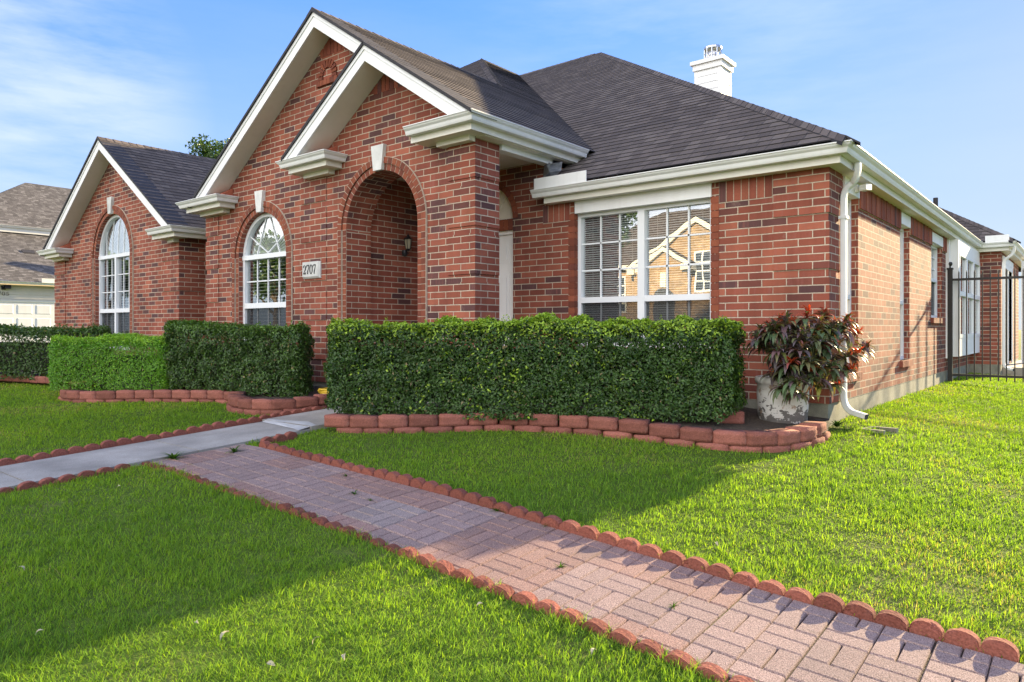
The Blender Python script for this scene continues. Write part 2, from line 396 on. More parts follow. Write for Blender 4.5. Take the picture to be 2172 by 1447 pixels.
# ---- main wall with the door and the wide window
DR = dict(x0=-6.90, x1=-5.95, z1=1.31); TR = dict(cx=-6.425, cz=1.46, r=.475)
MW = dict(x0=-4.97, x1=-3.186, z0=-.22, z1=1.42)
mb = MB()
outline = [(-7.72, ZF), (DR['x0'], ZF), (DR['x0'], DR['z1']), (DR['x1'], DR['z1']), (DR['x1'], ZF), (XC, ZF), (XC, 1.60), (-5.30, 1.60), (-5.30, 2.25), (-7.72, 2.25)]
hole = [(MW['x0'], MW['z0']), (MW['x1'], MW['z0']), (MW['x1'], MW['z1'] + .155), (MW['x0'], MW['z1'] + .155)]
th = [(TR['cx'] - TR['r'], TR['cz']), (TR['cx'] + TR['r'], TR['cz'])] + arch_pts(TR['cx'], TR['cz'], TR['r'], 20)
mb.tess([front(outline, Y0), front(hole, Y0), front(th, Y0)])
for x in (MW['x0'], MW['x1']): mb.face([(x, Y0, MW['z0']), (x, Y0 + .12, MW['z0']), (x, Y0 + .12, MW['z1']), (x, Y0, MW['z1'])])
mb.face([(MW['x0'], Y0, MW['z0']), (MW['x1'], Y0, MW['z0']), (MW['x1'], Y0 + .12, MW['z0']), (MW['x0'], Y0 + .12, MW['z0'])])
for x in (DR['x0'], DR['x1']): mb.face([(x, Y0, ZF), (x, Y0 + .1, ZF), (x, Y0 + .1, DR['z1']), (x, Y0, DR['z1'])])
mb.face([(DR['x0'], Y0, DR['z1']), (DR['x1'], Y0, DR['z1']), (DR['x1'], Y0 + .1, DR['z1']), (DR['x0'], Y0 + .1, DR['z1'])])
mb.face([(-5.30, Y0, 1.5), (-5.30, Y0 + 1.6, 1.5), (-5.30, Y0 + 1.6, 2.25), (-5.30, Y0, 2.25)])
mb.build('brick_wall', BR, house)
# ---- side wall with three openings
SW = [(7.78, 8.385, -.47, 1.42), (10.549, 11.172, -.43, 1.40), (12.877, 13.92, .172, 1.38)]
mb = MB()
def side(pts, x=XC): return [(x, y, z) for y, z in pts]
mb.tess([side([(Y0, ZF), (17.4, ZF), (17.4, 1.60), (Y0, 1.60)])] + [side([(a, c), (b, c), (b, d + .155), (a, d + .155)]) for a, b, c, d in SW])
for a, b, c, d in SW:
    for y in (a, b): mb.face([(XC, y, c), (XC - .1, y, c), (XC - .1, y, d), (XC, y, d)])
    mb.face([(XC, a, c), (XC, b, c), (XC - .1, b, c), (XC - .1, a, c)])
# jog, rear flank and the unseen back
mb.face([(XC, 17.4, ZF), (-1.46, 17.4, ZF), (-1.46, 17.4, 1.6), (XC, 17.4, 1.6)])
mb.tess([side([(17.4, ZF), (21.75, ZF), (21.75, 1.6), (17.4, 1.6)], -1.46), side([(17.75, ZB - .03), (19.9, ZB - .03), (19.9, 1.36), (17.75, 1.36)], -1.46)])
mb.face([(-1.46, 21.75, ZF), (-18.25, 21.75, ZF), (-18.25, 21.75, 1.6), (-1.46, 21.75, 1.6)])
side_wall = mb.build('brick_wall', BR, house)
# ---- left gable
mb = MB()
def lz(x): return 3.72 - K * abs(x + 14.99) - .1
mb.tess([front([(-18.25, ZF), (-12.312, ZF), (-12.312, lz(-12.312)), (-14.99, lz(-14.99)), (-18.25, lz(-18.25))], YF), front(arch_hole(LW, LW['z0']), YF)])
reveal(mb, LW, LW['z0'], YF, YF + .12)
mb.face([(-12.312, YF, ZF), (-12.312, 7.2, ZF), (-12.312, 7.2, 1.72), (-12.312, YF, 1.72)])
mb.face([(-12.312, 7.0, ZF), (-11.35, 7.0, ZF), (-11.35, 7.0, 2.4), (-12.312, 7.0, 2.4)])
mb.face([(-18.25, 21.75, ZF), (-18.25, YF, ZF), (-18.25, YF, 1.65), (-18.25, 21.75, 1.65)])
left_wall = mb.build('brick_wall', BR, house)

# ---- quoins: six courses proud, one back
def quoins(name, pieces, ztop, parent, period=7, n=6):
    mb = MB()
    k = 0; top = ztop
    while top - .01 > ZB:
        bot = max(top - CH * n, ZB)
        for p in pieces: mb.box(*p, bot + .004, top - (.004 if k else 0))
        top -= CH * period; k += 1
    mb.build(name, BR, parent)
def crs(k): return ZB + CH * k
quoins('quoin', [(-5.76, -5.348 + .013, YF - .013, YF), (-5.348, -5.348 + .013, YF, YF + .405)], crs(37) + .03, gable_wall)
quoins('quoin', [(-8.664, -8.081, YF - .013, YF)], crs(38), gable_wall)
quoins('quoin', [(-11.35 - .013, -10.96, YF - .013, YF)], crs(35), gable_wall)
quoins('quoin', [(-12.95, -12.312 + .013, YF - .013, YF), (-12.312, -12.312 + .013, YF, 6.9)], crs(31), left_wall)
quoins('quoin', [(-18.25 - .013, -17.62, YF - .013, YF)], crs(31), left_wall)
quoins('quoin', [(-2.52, XC + .013, Y0 - .013, Y0), (XC, XC + .013, Y0, 7.70)], crs(30), side_wall)

# ---- individually laid brick (arches, soldier courses, sills): uv picks one cell of the brick pattern
def brick_uv(i):
    r = (i * 7 + 3) % 41; c = (i * 13 + 5) % 53
    u0 = (c - .46 * (r % 2)) * .2525; v0 = r * CH
    return [(u0 + .05, v0 + .018), (u0 + .2, v0 + .018), (u0 + .2, v0 + .06), (u0 + .05, v0 + .06)]
MORTAR = plain_mat('mortar', (.45, .37, .29), .95, .2, 40)
cnt = [0]
def bb(mb, *a):
    cnt[0] += 1; mb.box(*a, uv=brick_uv(cnt[0]))
def ring(mb, o, z0, y, r0, w, proud, n, jambs=True, skip=None, arch=True):
    """rowlock ring of separate bricks round an arch, carried down the jambs"""
    cx, cz = o['cx'], o['cz']
    for i in range(n if arch else 0):
        a, b = math.pi * i / n, math.pi * (i + 1) / n; g = .005 / r0
        if skip and skip[0] < (a + b) / 2 < skip[1]: continue
        P = []
        for yy in (y - proud, y + .05):
            for rr, aa in ((r0, a + g), (r0, b - g), (r0 + w, b - g), (r0 + w, a + g)):
                P.append((cx + rr * math.cos(aa), yy, cz + rr * math.sin(aa)))
        cnt[0] += 1; mb.hexa([P[i] for i in (0, 1, 2, 3, 4, 5, 6, 7)], 0, brick_uv(cnt[0] * 3))
        if n > 30:
            pass
    z = cz
    while jambs and z > z0:
        zb = max(z - CH, z0)
        for sgn in (-1, 1):
            xa, xb = sorted((cx + sgn * (r0 + .003), cx + sgn * (r0 + w - .004)))
            bb(mb, xa, xb, y - proud, y + .05, zb + .004, z - .004)
        z -= CH
def mortar_ring(mb, o, z0, y, r0, w, proud):
    pts0, pts1 = arch_pts(o['cx'], o['cz'], r0), arch_pts(o['cx'], o['cz'], r0 + w)
    for i in range(len(pts0) - 1):
        mb.face([(pts0[i][0], y - proud, pts0[i][1]), (pts1[i][0], y - proud, pts1[i][1]), (pts1[i + 1][0], y - proud, pts1[i + 1][1]), (pts0[i + 1][0], y - proud, pts0[i + 1][1])])
        mb.face([(pts1[i][0], y - proud, pts1[i][1]), (pts1[i][0], y + .01, pts1[i][1]), (pts1[i + 1][0], y + .01, pts1[i + 1][1]), (pts1[i + 1][0], y - proud, pts1[i + 1][1])])
    for sgn in (-1, 1):
        xa, xb = sorted((o['cx'] + sgn * r0, o['cx'] + sgn * (r0 + w)))
        mb.box(xa, xb, y - proud, y + .01, z0, o['cz'])
for o, z0, par, n in ((PA, ZB, gable_wall, 27), (BW, BW['z0'], gable_wall, 25), (LW, LW['z0'], left_wall, 32)):
    mb = MB(); ring(mb, o, z0, YF, o['r'] + .001, .078, .006, n, True, (1.5, 1.64)); ring(mb, o, z0, YF, o['r'] + .085, .078, .026, n + 3, True, (1.5, 1.64))
    rg = mb.build('arch_bricks', BRR, par)
    mb = MB(); mortar_ring(mb, o, z0, YF, o['r'] + .001, .082, .003); mortar_ring(mb, o, z0, YF, o['r'] + .084, .085, .022)
    mb.build('arch_mortar', MORTAR, par)
for o, par, h, w0, w1 in ((PA, gable_wall, .315, .155, .24), (BW, gable_wall, .32, .12, .22), (LW, left_wall, .33, .13, .22)):
    z0 = o['cz'] + o['r'] + .0
    mb = MB(); mb.prism([(o['cx'] - w0 / 2, YF + .04, z0), (o['cx'] - w1 / 2, YF + .04, z0 + h), (o['cx'] + w1 / 2, YF + .04, z0 + h), (o['cx'] + w0 / 2, YF + .04, z0)], (0, -.095, 0))
    mb.build('keystone', STONE, par)
# small blind arch high in the gable
mb = MB(); o = dict(cx=-8.05, cz=3.45, r=.10)
ring(mb, o, 3.40, YF, .10, .105, .02, 9, True); bb(mb, -8.28, -7.82, YF - .03, YF + .02, 3.315, 3.392)
for k in range(6): bb(mb, -8.27 + k * .077, -8.20 + k * .077, YF - .034, YF, 3.318, 3.39)
mb.build('gable_ornament', BRR, gable_wall)
# soldiers under the apexes
for xa, za, ya, par in ((-7.95, 4.205, YF, gable_wall), (-6.823, 3.466, YF, gable_wall)):
    mb = MB()
    for k in range(-3, 4):
        x = xa + k * .078; zt = za - K * abs(k * .078) - .22
        bb(mb, x - .034, x + .034, ya - .006, ya + .02, za - .49, zt)
    mb.build('soldier_course', BR, par)
# soldier courses beside the wide window and along the side wall
for x0, x1 in ((-5.45, -5.03), (-3.10, -2.53)):
    mb = MB(); n = max(1, round((x1 - x0) / .0815))
    for k in range(n): bb(mb, x0 + (x1 - x0) * k / n + .005, x0 + (x1 - x0) * (k + 1) / n - .005, Y0 - .008, Y0 + .02, 1.345, 1.565)
    mb.build('soldier_course', BR, side_wall); mo = MB(); mo.box(x0, x1, Y0 - .004, Y0 + .01, 1.335, 1.567); mo.build('soldier_mortar', MORTAR, side_wall)
for y0, y1 in ((8.40, 10.54), (11.19, 12.865), (13.935, 14.41)):
    mb = MB(); n = max(1, round((y1 - y0) / .0815))
    for k in range(n): bb(mb, XC - .02, XC + .02 + (.006 if k % 3 == 0 else 0), y0 + (y1 - y0) * k / n + .004, y0 + (y1 - y0) * (k + 1) / n - .004, 1.315, 1.565)
    mb.build('soldier_course', BR, side_wall); mo = MB(); mo.box(XC - .01, XC + .008, y0, y1, 1.31, 1.567); mo.build('soldier_mortar', MORTAR, side_wall)
for y0, y1, z in ((10.50, 11.22, -.43), (12.83, 13.97, .172), (7.74, 8.42, -.47)):      # rowlock sills
    mb = MB(); n = round((y1 - y0) / .08)
    for k in range(n): bb(mb, XC - .09, XC + .045, y0 + (y1 - y0) * k / n + .004, y0 + (y1 - y0) * (k + 1) / n - .004, z - .085, z)
    mb.build('brick_sill', BR, side_wall)
# jamb bricks of the wide window (bullnose) and door head
mb = MB(); z = MW['z1']
while z > MW['z0']:
    for x in (MW['x0'], MW['x1']):
        sg = 1 if x == MW['x1'] else -1
        xa, xb = sorted((x - sg * .006, x + sg * .085)); bb(mb, xa, xb, Y0 - .006, Y0 + .07, z - CH + .005, z - .004)
    z -= CH
for k in range(12): bb(mb, DR['x0'] + k * .0795, DR['x0'] + k * .0795 + .072, Y0 - .006, Y0 + .05, 1.315, 1.45)
mb.build('jamb_bricks', BRR, side_wall)
mb = MB(); ring(mb, TR, 0, Y0, TR['r'] + .002, .085, .008, 20, False); mb.build('arch_bricks', BRR, side_wall)
# ---- concrete foundation showing under the brick
mb = MB()
mb.box(XC - .2, XC - .004, Y0 + .004, 17.4, -1.35, ZB); mb.box(-5.33, XC - .2, Y0 + .004, Y0 + .2, -1.35, ZB)
mb.box(-1.7, -1.464, 17.404, 21.7, -1.35, ZB); mb.box(XC - .004, -1.7, 17.404, 17.6, -1.35, ZB)
mb.box(-11.34, -7.66, YF + .004, YF + .2, -1.35, ZB); mb.box(-6.27, -5.352, YF + .004, YF + .4, -1.35, ZB)
mb.box(-18.24, -12.32, YF + .004, YF + .2, -1.35, ZB)
mb.build('foundation', FND, house)

# ---- windows --------------------------------------------------------------
class Win:
    """local frame: u along the wall, w up, d inwards"""
    def __init__(s, T): s.T = T; s.fr = MB()
    def bar(s, u0, u1, w0, w1, d0, d1):
        a = [s.T(u, w, d) for d in (d0, d1) for u, w in ((u0, w0), (u1, w0), (u1, w1), (u0, w1))]
        s.fr.hexa(a)
    def stick(s, a, b, t, d0, d1):
        du, dw = b[0] - a[0], b[1] - a[1]; l = math.hypot(du, dw); n = (-dw / l * t / 2, du / l * t / 2)
        q = [(a[0] + n[0], a[1] + n[1]), (b[0] + n[0], b[1] + n[1]), (b[0] - n[0], b[1] - n[1]), (a[0] - n[0], a[1] - n[1])]
        s.fr.hexa([s.T(u, w, d) for d in (d0, d1) for u, w in q])
    def arc(s, cx, cz, r0, r1, d0, d1, n=28):
        A, B = arch_pts(cx, cz, r0, n), arch_pts(cx, cz, r1, n)
        for i in range(n):
            s.fr.hexa([s.T(u, w, d) for d in (d0, d1) for u, w in (A[i], A[i + 1], B[i + 1], B[i])])
    def done(s, pane, blinds, screen, back, name='window'):
        f = s.fr.build(name, VIN, house)
        m = MB()
        for poly in pane: m.tess([[s.T(u, w, .05) for u, w in poly]])
        m.build('pane', GLS, f)
        if screen:
            m = MB()
            for poly in screen: m.tess([[s.T(u, w, .036) for u, w in poly]])
            m.build('insect_screen', SCRN, f)
        if blinds:
            m = MB()
            for (u0, u1, w0, w1, pitch, tilt) in blinds:
                w = w0
                while w < w1:
                    h = pitch * .62
                    m.face([s.T(u0, w, .085), s.T(u1, w, .085), s.T(u1, w + h * math.sin(tilt), .085 + h * math.cos(tilt)), s.T(u0, w + h * math.sin(tilt), .085 + h * math.cos(tilt))])
                    w += pitch
                for uu in (u0 + .12, u1 - .12): m.face([s.T(uu, w0, .082), s.T(uu + .006, w0, .082), s.T(uu + .006, w1, .082), s.T(uu, w1, .082)])
            m.build('blind', BLND, f)
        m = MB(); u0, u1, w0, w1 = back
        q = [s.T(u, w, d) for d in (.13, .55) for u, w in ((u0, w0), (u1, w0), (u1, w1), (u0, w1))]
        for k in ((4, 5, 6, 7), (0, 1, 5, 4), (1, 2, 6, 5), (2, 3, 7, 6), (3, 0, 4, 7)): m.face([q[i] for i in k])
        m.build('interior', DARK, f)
        return f
# arched windows
def arched(o, cols, rail, double):
    w = Win(lambda u, z, d: (u, YF + .07 + d, z)); cx, cz, r, z0 = o['cx'], o['cz'], o['r'], o['z0']
    w.arc(cx, cz, r - .055, r + .01, 0, .08)
    for sg in (-1, 1):
        a, b = sorted((cx + sg * (r - .055), cx + sg * (r + .01))); w.bar(a, b, z0, cz, 0, .08)
    w.bar(cx - r + .055, cx + r - .055, z0, z0 + .06, 0, .08)
    w.bar(cx - r - .01, cx + r + .01, cz - .035, cz + .035, -.012, .085)
    w.bar(cx - r + .05, cx + r - .05, rail - .04, rail + .04, -.006, .085)
    R1 = r - .055
    if double: w.bar(cx - .035, cx + .035, z0 + .06, cz - .03, -.008, .084)
    halves = [(cx - R1, cx - .035), (cx + .035, cx + R1)] if double else [(cx - R1, cx + R1)]
    for (a, b) in halves:
        for k in range(1, cols + (0 if double else 0)):
            u = a + (b - a) * k / cols
            w.bar(u - .009, u + .009, rail + .04, cz - .035, .036, .046); w.bar(u - .009, u + .009, z0 + .06, rail - .04, .04, .046)
        rows = 3 if double else 2
        for k in range(1, rows):
            z = rail + .04 + (cz - rail - .075) * k / rows; w.bar(a, b, z - .009, z + .009, .036, .046)
        if double:
            z = z0 + .06 + (rail - z0 - .1) * .38; w.bar(a, b, z - .009, z + .009, .04, .046)
    if double:                                   # leaning curved bars in the half round
        for k in range(-2, 4):
            pts = []
            for i in range(9):
                t = i / 8; ang = math.pi * (.5 + .32 * t); 
                pts.append((cx + k * R1 * .36 - .30 * (1 - math.cos(t * 1.5)) + .33 * t * t * .0 + .42 * t * t, cz + .035 + t * R1))
            pts = [p for p in pts if (p[0] - cx) ** 2 + (p[1] - cz) ** 2 < R1 * R1]
            for p, q in zip(pts[:-1], pts[1:]): w.stick(p, q, .012, .038, .046)
    else:
        def cp(a): return (cx + R1 * math.cos(R(a)), cz + R1 * math.sin(R(a)))
        lo = lambda t: (cx + t * R1, cz + .035)
        for p, q in ((cp(95), lo(-.52)), (cp(85), lo(.52)), (cp(146), lo(.05)), (cp(34), lo(-.05))): w.stick(p, q, .013, .036, .046)
    panes = [[(cx - R1, z0 + .06), (cx + R1, z0 + .06), (cx + R1, cz)] + arch_pts(cx, cz, R1)[1:]]
    scr = [[(a, z0 + .06), (b, z0 + .06), (b, rail - .04), (a, rail - .04)] for a, b in halves]
    bl = [(cx - R1, cx + R1, z0 + .06, cz - .04, .052, .35)]
    f = w.done(panes, bl, scr, (cx - r, cx + r, z0, cz + r), 'arched_window')
    m = MB()                                     # pale fan shade behind the half round
    for i in range(24):
        a, b = math.pi * i / 24, math.pi * (i + 1) / 24; rr = R1
        m.face([(cx, YF + .17, cz + .03), (cx + rr * math.cos(a), YF + .17, cz + rr * math.sin(a)), (cx + rr * math.cos(b), YF + .185, cz + rr * math.sin(b))])
    m.build('fan_shade', BLND, f)
arched(BW, 4, .352, False); arched(LW, 3, .359, True)
# wide window
w = Win(lambda u, z, d: (u, Y0 + .075 + d, z)); x0, x1, z0, z1 = MW['x0'], MW['x1'], MW['z0'], MW['z1']; xm = (x0 + x1) / 2
w.bar(x0 - .01, x0 + .05, z0, z1, 0, .08); w.bar(x1 - .05, x1 + .01, z0, z1, 0, .08)
w.bar(x0 + .05, x1 - .05, z1 - .045, z1, 0, .08); w.bar(x0 + .05, x1 - .05, z0, z0 + .05, 0, .08)
w.bar(xm - .045, xm + .045, z0 + .05, z1 - .045, -.01, .08)
bl, pn, sr = [], [], []
for a, b in ((x0 + .05, xm - .045), (xm + .045, x1 - .05)):
    w.bar(a, b, .315, .385, -.004, .082)
    for k in (1, 2):
        u = a + (b - a) * k / 3; w.bar(u - .010, u + .010, .385, z1 - .045, .034, .046); w.bar(u - .009, u + .009, z0 + .05, .315, .04, .046)
        z = .385 + (z1 - .045 - .385) * k / 3; w.bar(a, b, z - .010, z + .010, .034, .046)
    bl.append((a, b, z0 + .05, z1 - .05, .027, 1.12)); pn.append([(a, z0 + .05), (b, z0 + .05), (b, z1 - .045), (a, z1 - .045)])
    sr.append([(a, z0 + .05), (b, z0 + .05), (b, .315), (a, .315)])
w.done(pn, bl, sr, (x0, x1, z0, z1), 'wide_window')
mb = MB(); mb.box(x0 + .02, x1 + .005, Y0 - .02, Y0 + .16, z1 - .002, z1 + .153); mb.build('window_head_board', WH, house)
# side wall windows
for (a, b, c, d) in SW:
    w = Win(lambda u, z, dd: (XC - .07 - dd, u, z)); mr = c + (d - c) * (.52 if c > 0 else .43)
    w.bar(a - .01, a + .045, c, d, 0, .07); w.bar(b - .045, b + .01, c, d, 0, .07); w.bar(a + .045, b - .045, d - .04, d, 0, .07)
    w.bar(a + .045, b - .045, c, c + .045, 0, .07); w.bar(a + .045, b - .045, mr - .025, mr + .025, -.004, .072)
    for k in (1, 2):
        u = a + (b - a) * k / 3; w.bar(u - .008, u + .008, mr + .025, d - .04, .03, .046)
        z = mr + (d - mr) * k / 3; w.bar(a + .045, b - .045, z - .008, z + .008, .03, .046)
    w.done([[(a, c), (b, c), (b, d), (a, d)]], [(a + .04, b - .04, c + .05, d - .05, .04, .6)], [[(a + .04, c + .04), (b - .04, c + .04), (b - .04, mr - .02), (a + .04, mr - .02)]], (a, b, c, d), 'side_window')
    mb = MB(); mb.box(XC - .12, XC + .018, a + .002, b - .002, d - .003, d + .153); mb.build('window_head_board', WH, house)

# ---- front door with fan light
mb = MB()
yd = Y0 + .065
mb.box(DR['x0'], DR['x0'] + .035, yd - .03, yd + .06, ZB - .04, DR['z1']); mb.box(DR['x1'] - .035, DR['x1'], yd - .03, yd + .06, ZB - .04, DR['z1'])
mb.box(DR['x0'] + .035, DR['x1'] - .035, yd - .03, yd + .06, DR['z1'] - .05, DR['z1'])
mb.box(DR['x0'] + .035, DR['x1'] - .035, yd, yd + .045, ZB - .04, DR['z1'] - .05)
for u0, u1 in ((-6.78, -6.49), (-6.36, -6.06)):
    for zz0, zz1 in ((.88, 1.14), (-.02, .74), (-.62, -.16)):
        mb.box(u0, u1, yd - .006, yd, zz0, zz1); mb.box(u0 + .045, u1 - .045, yd - .016, yd - .006, zz0 + .045, zz1 - .045)
door = mb.build('front_door', WH, house)
mb = MB(); mb.lathe((-6.80, yd - .05, .22), [(.02, -.03), (.034, -.01), (.034, .01), (.02, .03)], 12); mb.build('door_knob', STEEL, door)
mb = MB(); mb.tess([front(th, Y0 + .07)])
for a in (45, 90, 135):
    c, s = math.cos(R(a)), math.sin(R(a)); mb.prism([(TR['cx'] + .02 * s, Y0 + .07, TR['cz'] + .02 - .02 * c), (TR['cx'] + c * .46 + .012 * s, Y0 + .07, TR['cz'] + s * .46 - .012 * c), (TR['cx'] + c * .46 - .012 * s, Y0 + .07, TR['cz'] + s * .46 + .012 * c), (TR['cx'] - .012 * s, Y0 + .07, TR['cz'] + .02 + .012 * c)], (0, -.015, 0))
mb.build('fan_light', CRM, door)

# ---- roofs ----------------------------------------------------------------
def clip_band(poly, v0, v1):
    def cl(P, f):
        out = []
        for i in range(len(P)):
            a, b = P[i], P[(i + 1) % len(P)]; fa, fb = f(a), f(b)
            if fa >= 0: out.append(a)
            if (fa >= 0) != (fb >= 0):
                t = fa / (fa - fb); out.append((a[0] + (b[0] - a[0]) * t, a[1] + (b[1] - a[1]) * t))
        return out
    return cl(cl(poly, lambda p: p[1] - v0), lambda p: v1 - p[1])
def roof_plane(mb, pts, step=.142, lift=.009):
    """shingle courses as real overlapping strips on the plane through pts (first two points = eave line)"""
    P = [Vector(p) for p in pts]
    n = Vector((0, 0, 0))
    for i in range(len(P)): n += P[i].cross(P[(i + 1) % len(P)])
    n.normalize();  n = n if n.z > 0 else -n
    up = (Vector((0, 0, 1)) - n * n.z).normalized(); ux = up.cross(n)
    o = P[0]; q = [((p - o).dot(ux), (p - o).dot(up)) for p in P]
    mb.tess([[p - n * .004 for p in P]], 1)
    v0 = math.floor(min(b for a, b in q) / step) * step; vmax = max(b for a, b in q)
    off = abs(hash((round(o.x, 2), round(o.y, 2)))) % 97 * .37
    while v0 < vmax:
        c = clip_band(q, v0, v0 + step)
        if len(c) > 2:
            W = lambda p, l: o + ux * p[0] + up * p[1] + n * l
            jit = random.uniform(-.0015, .0015)
            L = [(lift + jit) * (1 - (p[1] - v0) / step) + .001 for p in c]
            mb.face([W(p, l) for p, l in zip(c, L)], [(p[0] + off, p[1] - v0 + (round(v0 / step) + 400) * step + .0005) for p in c], 0)
            lo = [p for p in c if p[1] < v0 + 1e-6]
            if len(lo) >= 2:
                a, b = min(lo), max(lo); mb.face([W(a, -.003), W(b, -.003), W(b, lift + jit), W(a, lift + jit)], [(a[0], .1)] * 4, 1)
        v0 += step
def ridge_caps(mb, p0, p1, na, nb, w=.15, step=.145):
    """bent cap shingles; na, nb: unit directions falling away on either side"""
    p0, p1 = Vector(p0), Vector(p1); d = (p1 - p0); L = d.length; d.normalize(); na, nb = Vector(na), Vector(nb)
    n = int(L / step); up = Vector((0, 0, 1))
    for k in range(n):
        a, b = p0 + d * (k * step), p0 + d * min(L, (k + 1.0) * step)
        ha, hb = .012 + random.uniform(0, .003), .020 + random.uniform(0, .003)
        uv = [(k * 3.31, k * .142 + .01), (k * 3.31 + .1, k * .142 + .01), (k * 3.31 + .1, k * .142 + .12), (k * 3.31, k * .142 + .12)]
        for s in (na, nb):
            mb.face([a + up * hb, b + up * ha, b + s * w + up * ha * .8, a + s * w + up * hb * .8], uv, 0)
            mb.face([a + up * hb, a + s * w + up * hb * .8, a + s * w - up * .0, a], uv, 1)
            mb.face([a + s * w + up * hb * .8, b + s * w + up * ha * .8, b + s * w - up * .02, a + s * w - up * .02], uv, 1)
def zfront(y): return 1.733 + K * (y - 6.994)
def zside(x): return 1.733 + K * (-1.724 - x)
def zA(y): return 6.57 - K * (12.88 - y)
def zr(x): return 4.205 - K * (x + 7.95)
nr = math.hypot(1, K)
dE, dW, dS, dN = (Vector((1, 0, -K)) / nr, Vector((-1, 0, -K)) / nr, Vector((0, -1, -K)) / nr, Vector((0, 1, -K)) / nr)
# main hip
mb = MB()
roof_plane(mb, [(-5.36, 7.05, zfront(7.05)), (-1.78, 7.05, zfront(7.05)), (-9.101, 14.371, 6.571), (-11.55, 14.371, 6.571), (-5.06, 7.88, zfront(7.88)), (-5.36, 7.88, zfront(7.88))])
roof_plane(mb, [(-1.78, 7.05, zside(-1.78)), (-1.78, 21.69, zside(-1.78)), (-9.101, 14.371, 6.571)])
roof_plane(mb, [(-1.78, 21.69, 1.77), (-18.9, 21.69, 1.77), (-11.55, 14.371, 6.571), (-9.101, 14.371, 6.571)])
r_main = mb.build('roof', [SH, EDGE], house)
def cap(parent, *a):
    mb = MB(); ridge_caps(mb, *a); mb.build('ridge_cap', [SH, EDGE], parent)
cap(r_main, (-1.78, 7.05, zfront(7.05) + .004), (-9.101, 14.371, 6.575), dE, dS)
cap(r_main, (-11.55, 14.371, 6.575), (-9.101, 14.371, 6.575), dN, dS); cap(r_main, (-11.55, 12.88, 6.575), (-11.55, 14.371, 6.575), dE, dW)
# tall mass and big gable
mb = MB()
roof_plane(mb, [(-5.06, 5.47, zr(-5.06)), (-5.06, 7.88, zr(-5.06)), (-11.55, 14.371, 6.567), (-11.55, 12.88, 6.567), (-7.95, 9.28, 4.205), (-7.95, 5.53, 4.205), (-6.80, 5.53, zr(-6.80)), (-6.80, 5.47, zr(-6.80))])
zl = lambda x: 4.205 + K * (x + 7.95)
roof_plane(mb, [(-11.33, 5.90, zl(-11.33)), (-11.33, 5.53, zl(-11.33)), (-7.95, 5.53, 4.205), (-7.95, 9.28, 4.205)])
roof_plane(mb, [(-18.0, 6.4, zA(6.4)), (-10.83, 6.4, zA(6.4)), (-7.95, 9.28, 4.205), (-11.55, 12.88, 6.57)])
roof_plane(mb, [(-18.1, 21.69, 2.27), (-18.1, 6.4, 2.27), (-11.55, 12.88, 6.57), (-11.55, 14.371, 6.571)])
# rake edges of the slab
for (xa, za, xb, zb, y0, y1) in ((-11.33, zl(-11.33), -7.95, 4.205, 5.525, 5.9), (-7.95, 4.205, -6.80, zr(-6.80), 5.525, 5.9), (-6.84, zr(-6.84), -5.06, zr(-5.06), 5.465, 5.9)):
    mb.prism([(xa, y0, za + .008), (xb, y0, zb + .008), (xb, y0, zb - .034), (xa, y0, za - .034)], (0, y1 - y0, 0), 1)
r_big = mb.build('roof', [SH, EDGE], house)
cap(r_big, (-7.95, 5.53, 4.21), (-7.95, 9.28, 4.21), dE, dW); cap(r_big, (-7.95, 9.28, 4.21), (-11.55, 12.88, 6.575), dE, dS)
# porch gable, left slope
zp = lambda x: zr(-6.823) + K * (x + 6.823)
mb = MB()
roof_plane(mb, [(-8.57, 5.86, zp(-8.57)), (-8.57, 5.47, zp(-8.57)), (-6.823, 5.47, zp(-6.823)), (-6.823, 5.86, zp(-6.823))])
mb.prism([(-8.57, 5.465, zp(-8.57) + .008), (-6.823, 5.465, zp(-6.823) + .008), (-6.823, 5.465, zp(-6.823) - .036), (-8.57, 5.465, zp(-8.57) - .036)], (0, .39, 0), 1)
mb.build('roof', [SH, EDGE], house)
# left gable
zg = lambda x: 3.72 - K * abs(x + 14.99)
mb = MB()
roof_plane(mb, [(-11.98, 5.53, zg(-11.98)), (-11.98, 7.02, zg(-11.98)), (-14.99, 8.6, 3.72), (-14.99, 5.53, 3.72)])
roof_plane(mb, [(-18.15, 8.6, zg(-18.15)), (-18.15, 5.53, zg(-18.15)), (-14.99, 5.53, 3.72), (-14.99, 8.6, 3.72)])
for xe in (-11.98, -18.15):
    mb.prism([(xe, 5.525, zg(xe) + .008), (-14.99, 5.525, 3.728), (-14.99, 5.525, 3.686), (xe, 5.525, zg(xe) - .034)], (0, .36, 0), 1)
r_left = mb.build('roof', [SH, EDGE], house)
cap(r_left, (-14.99, 5.53, 3.724), (-14.99, 8.6, 3.724), dE, dW)
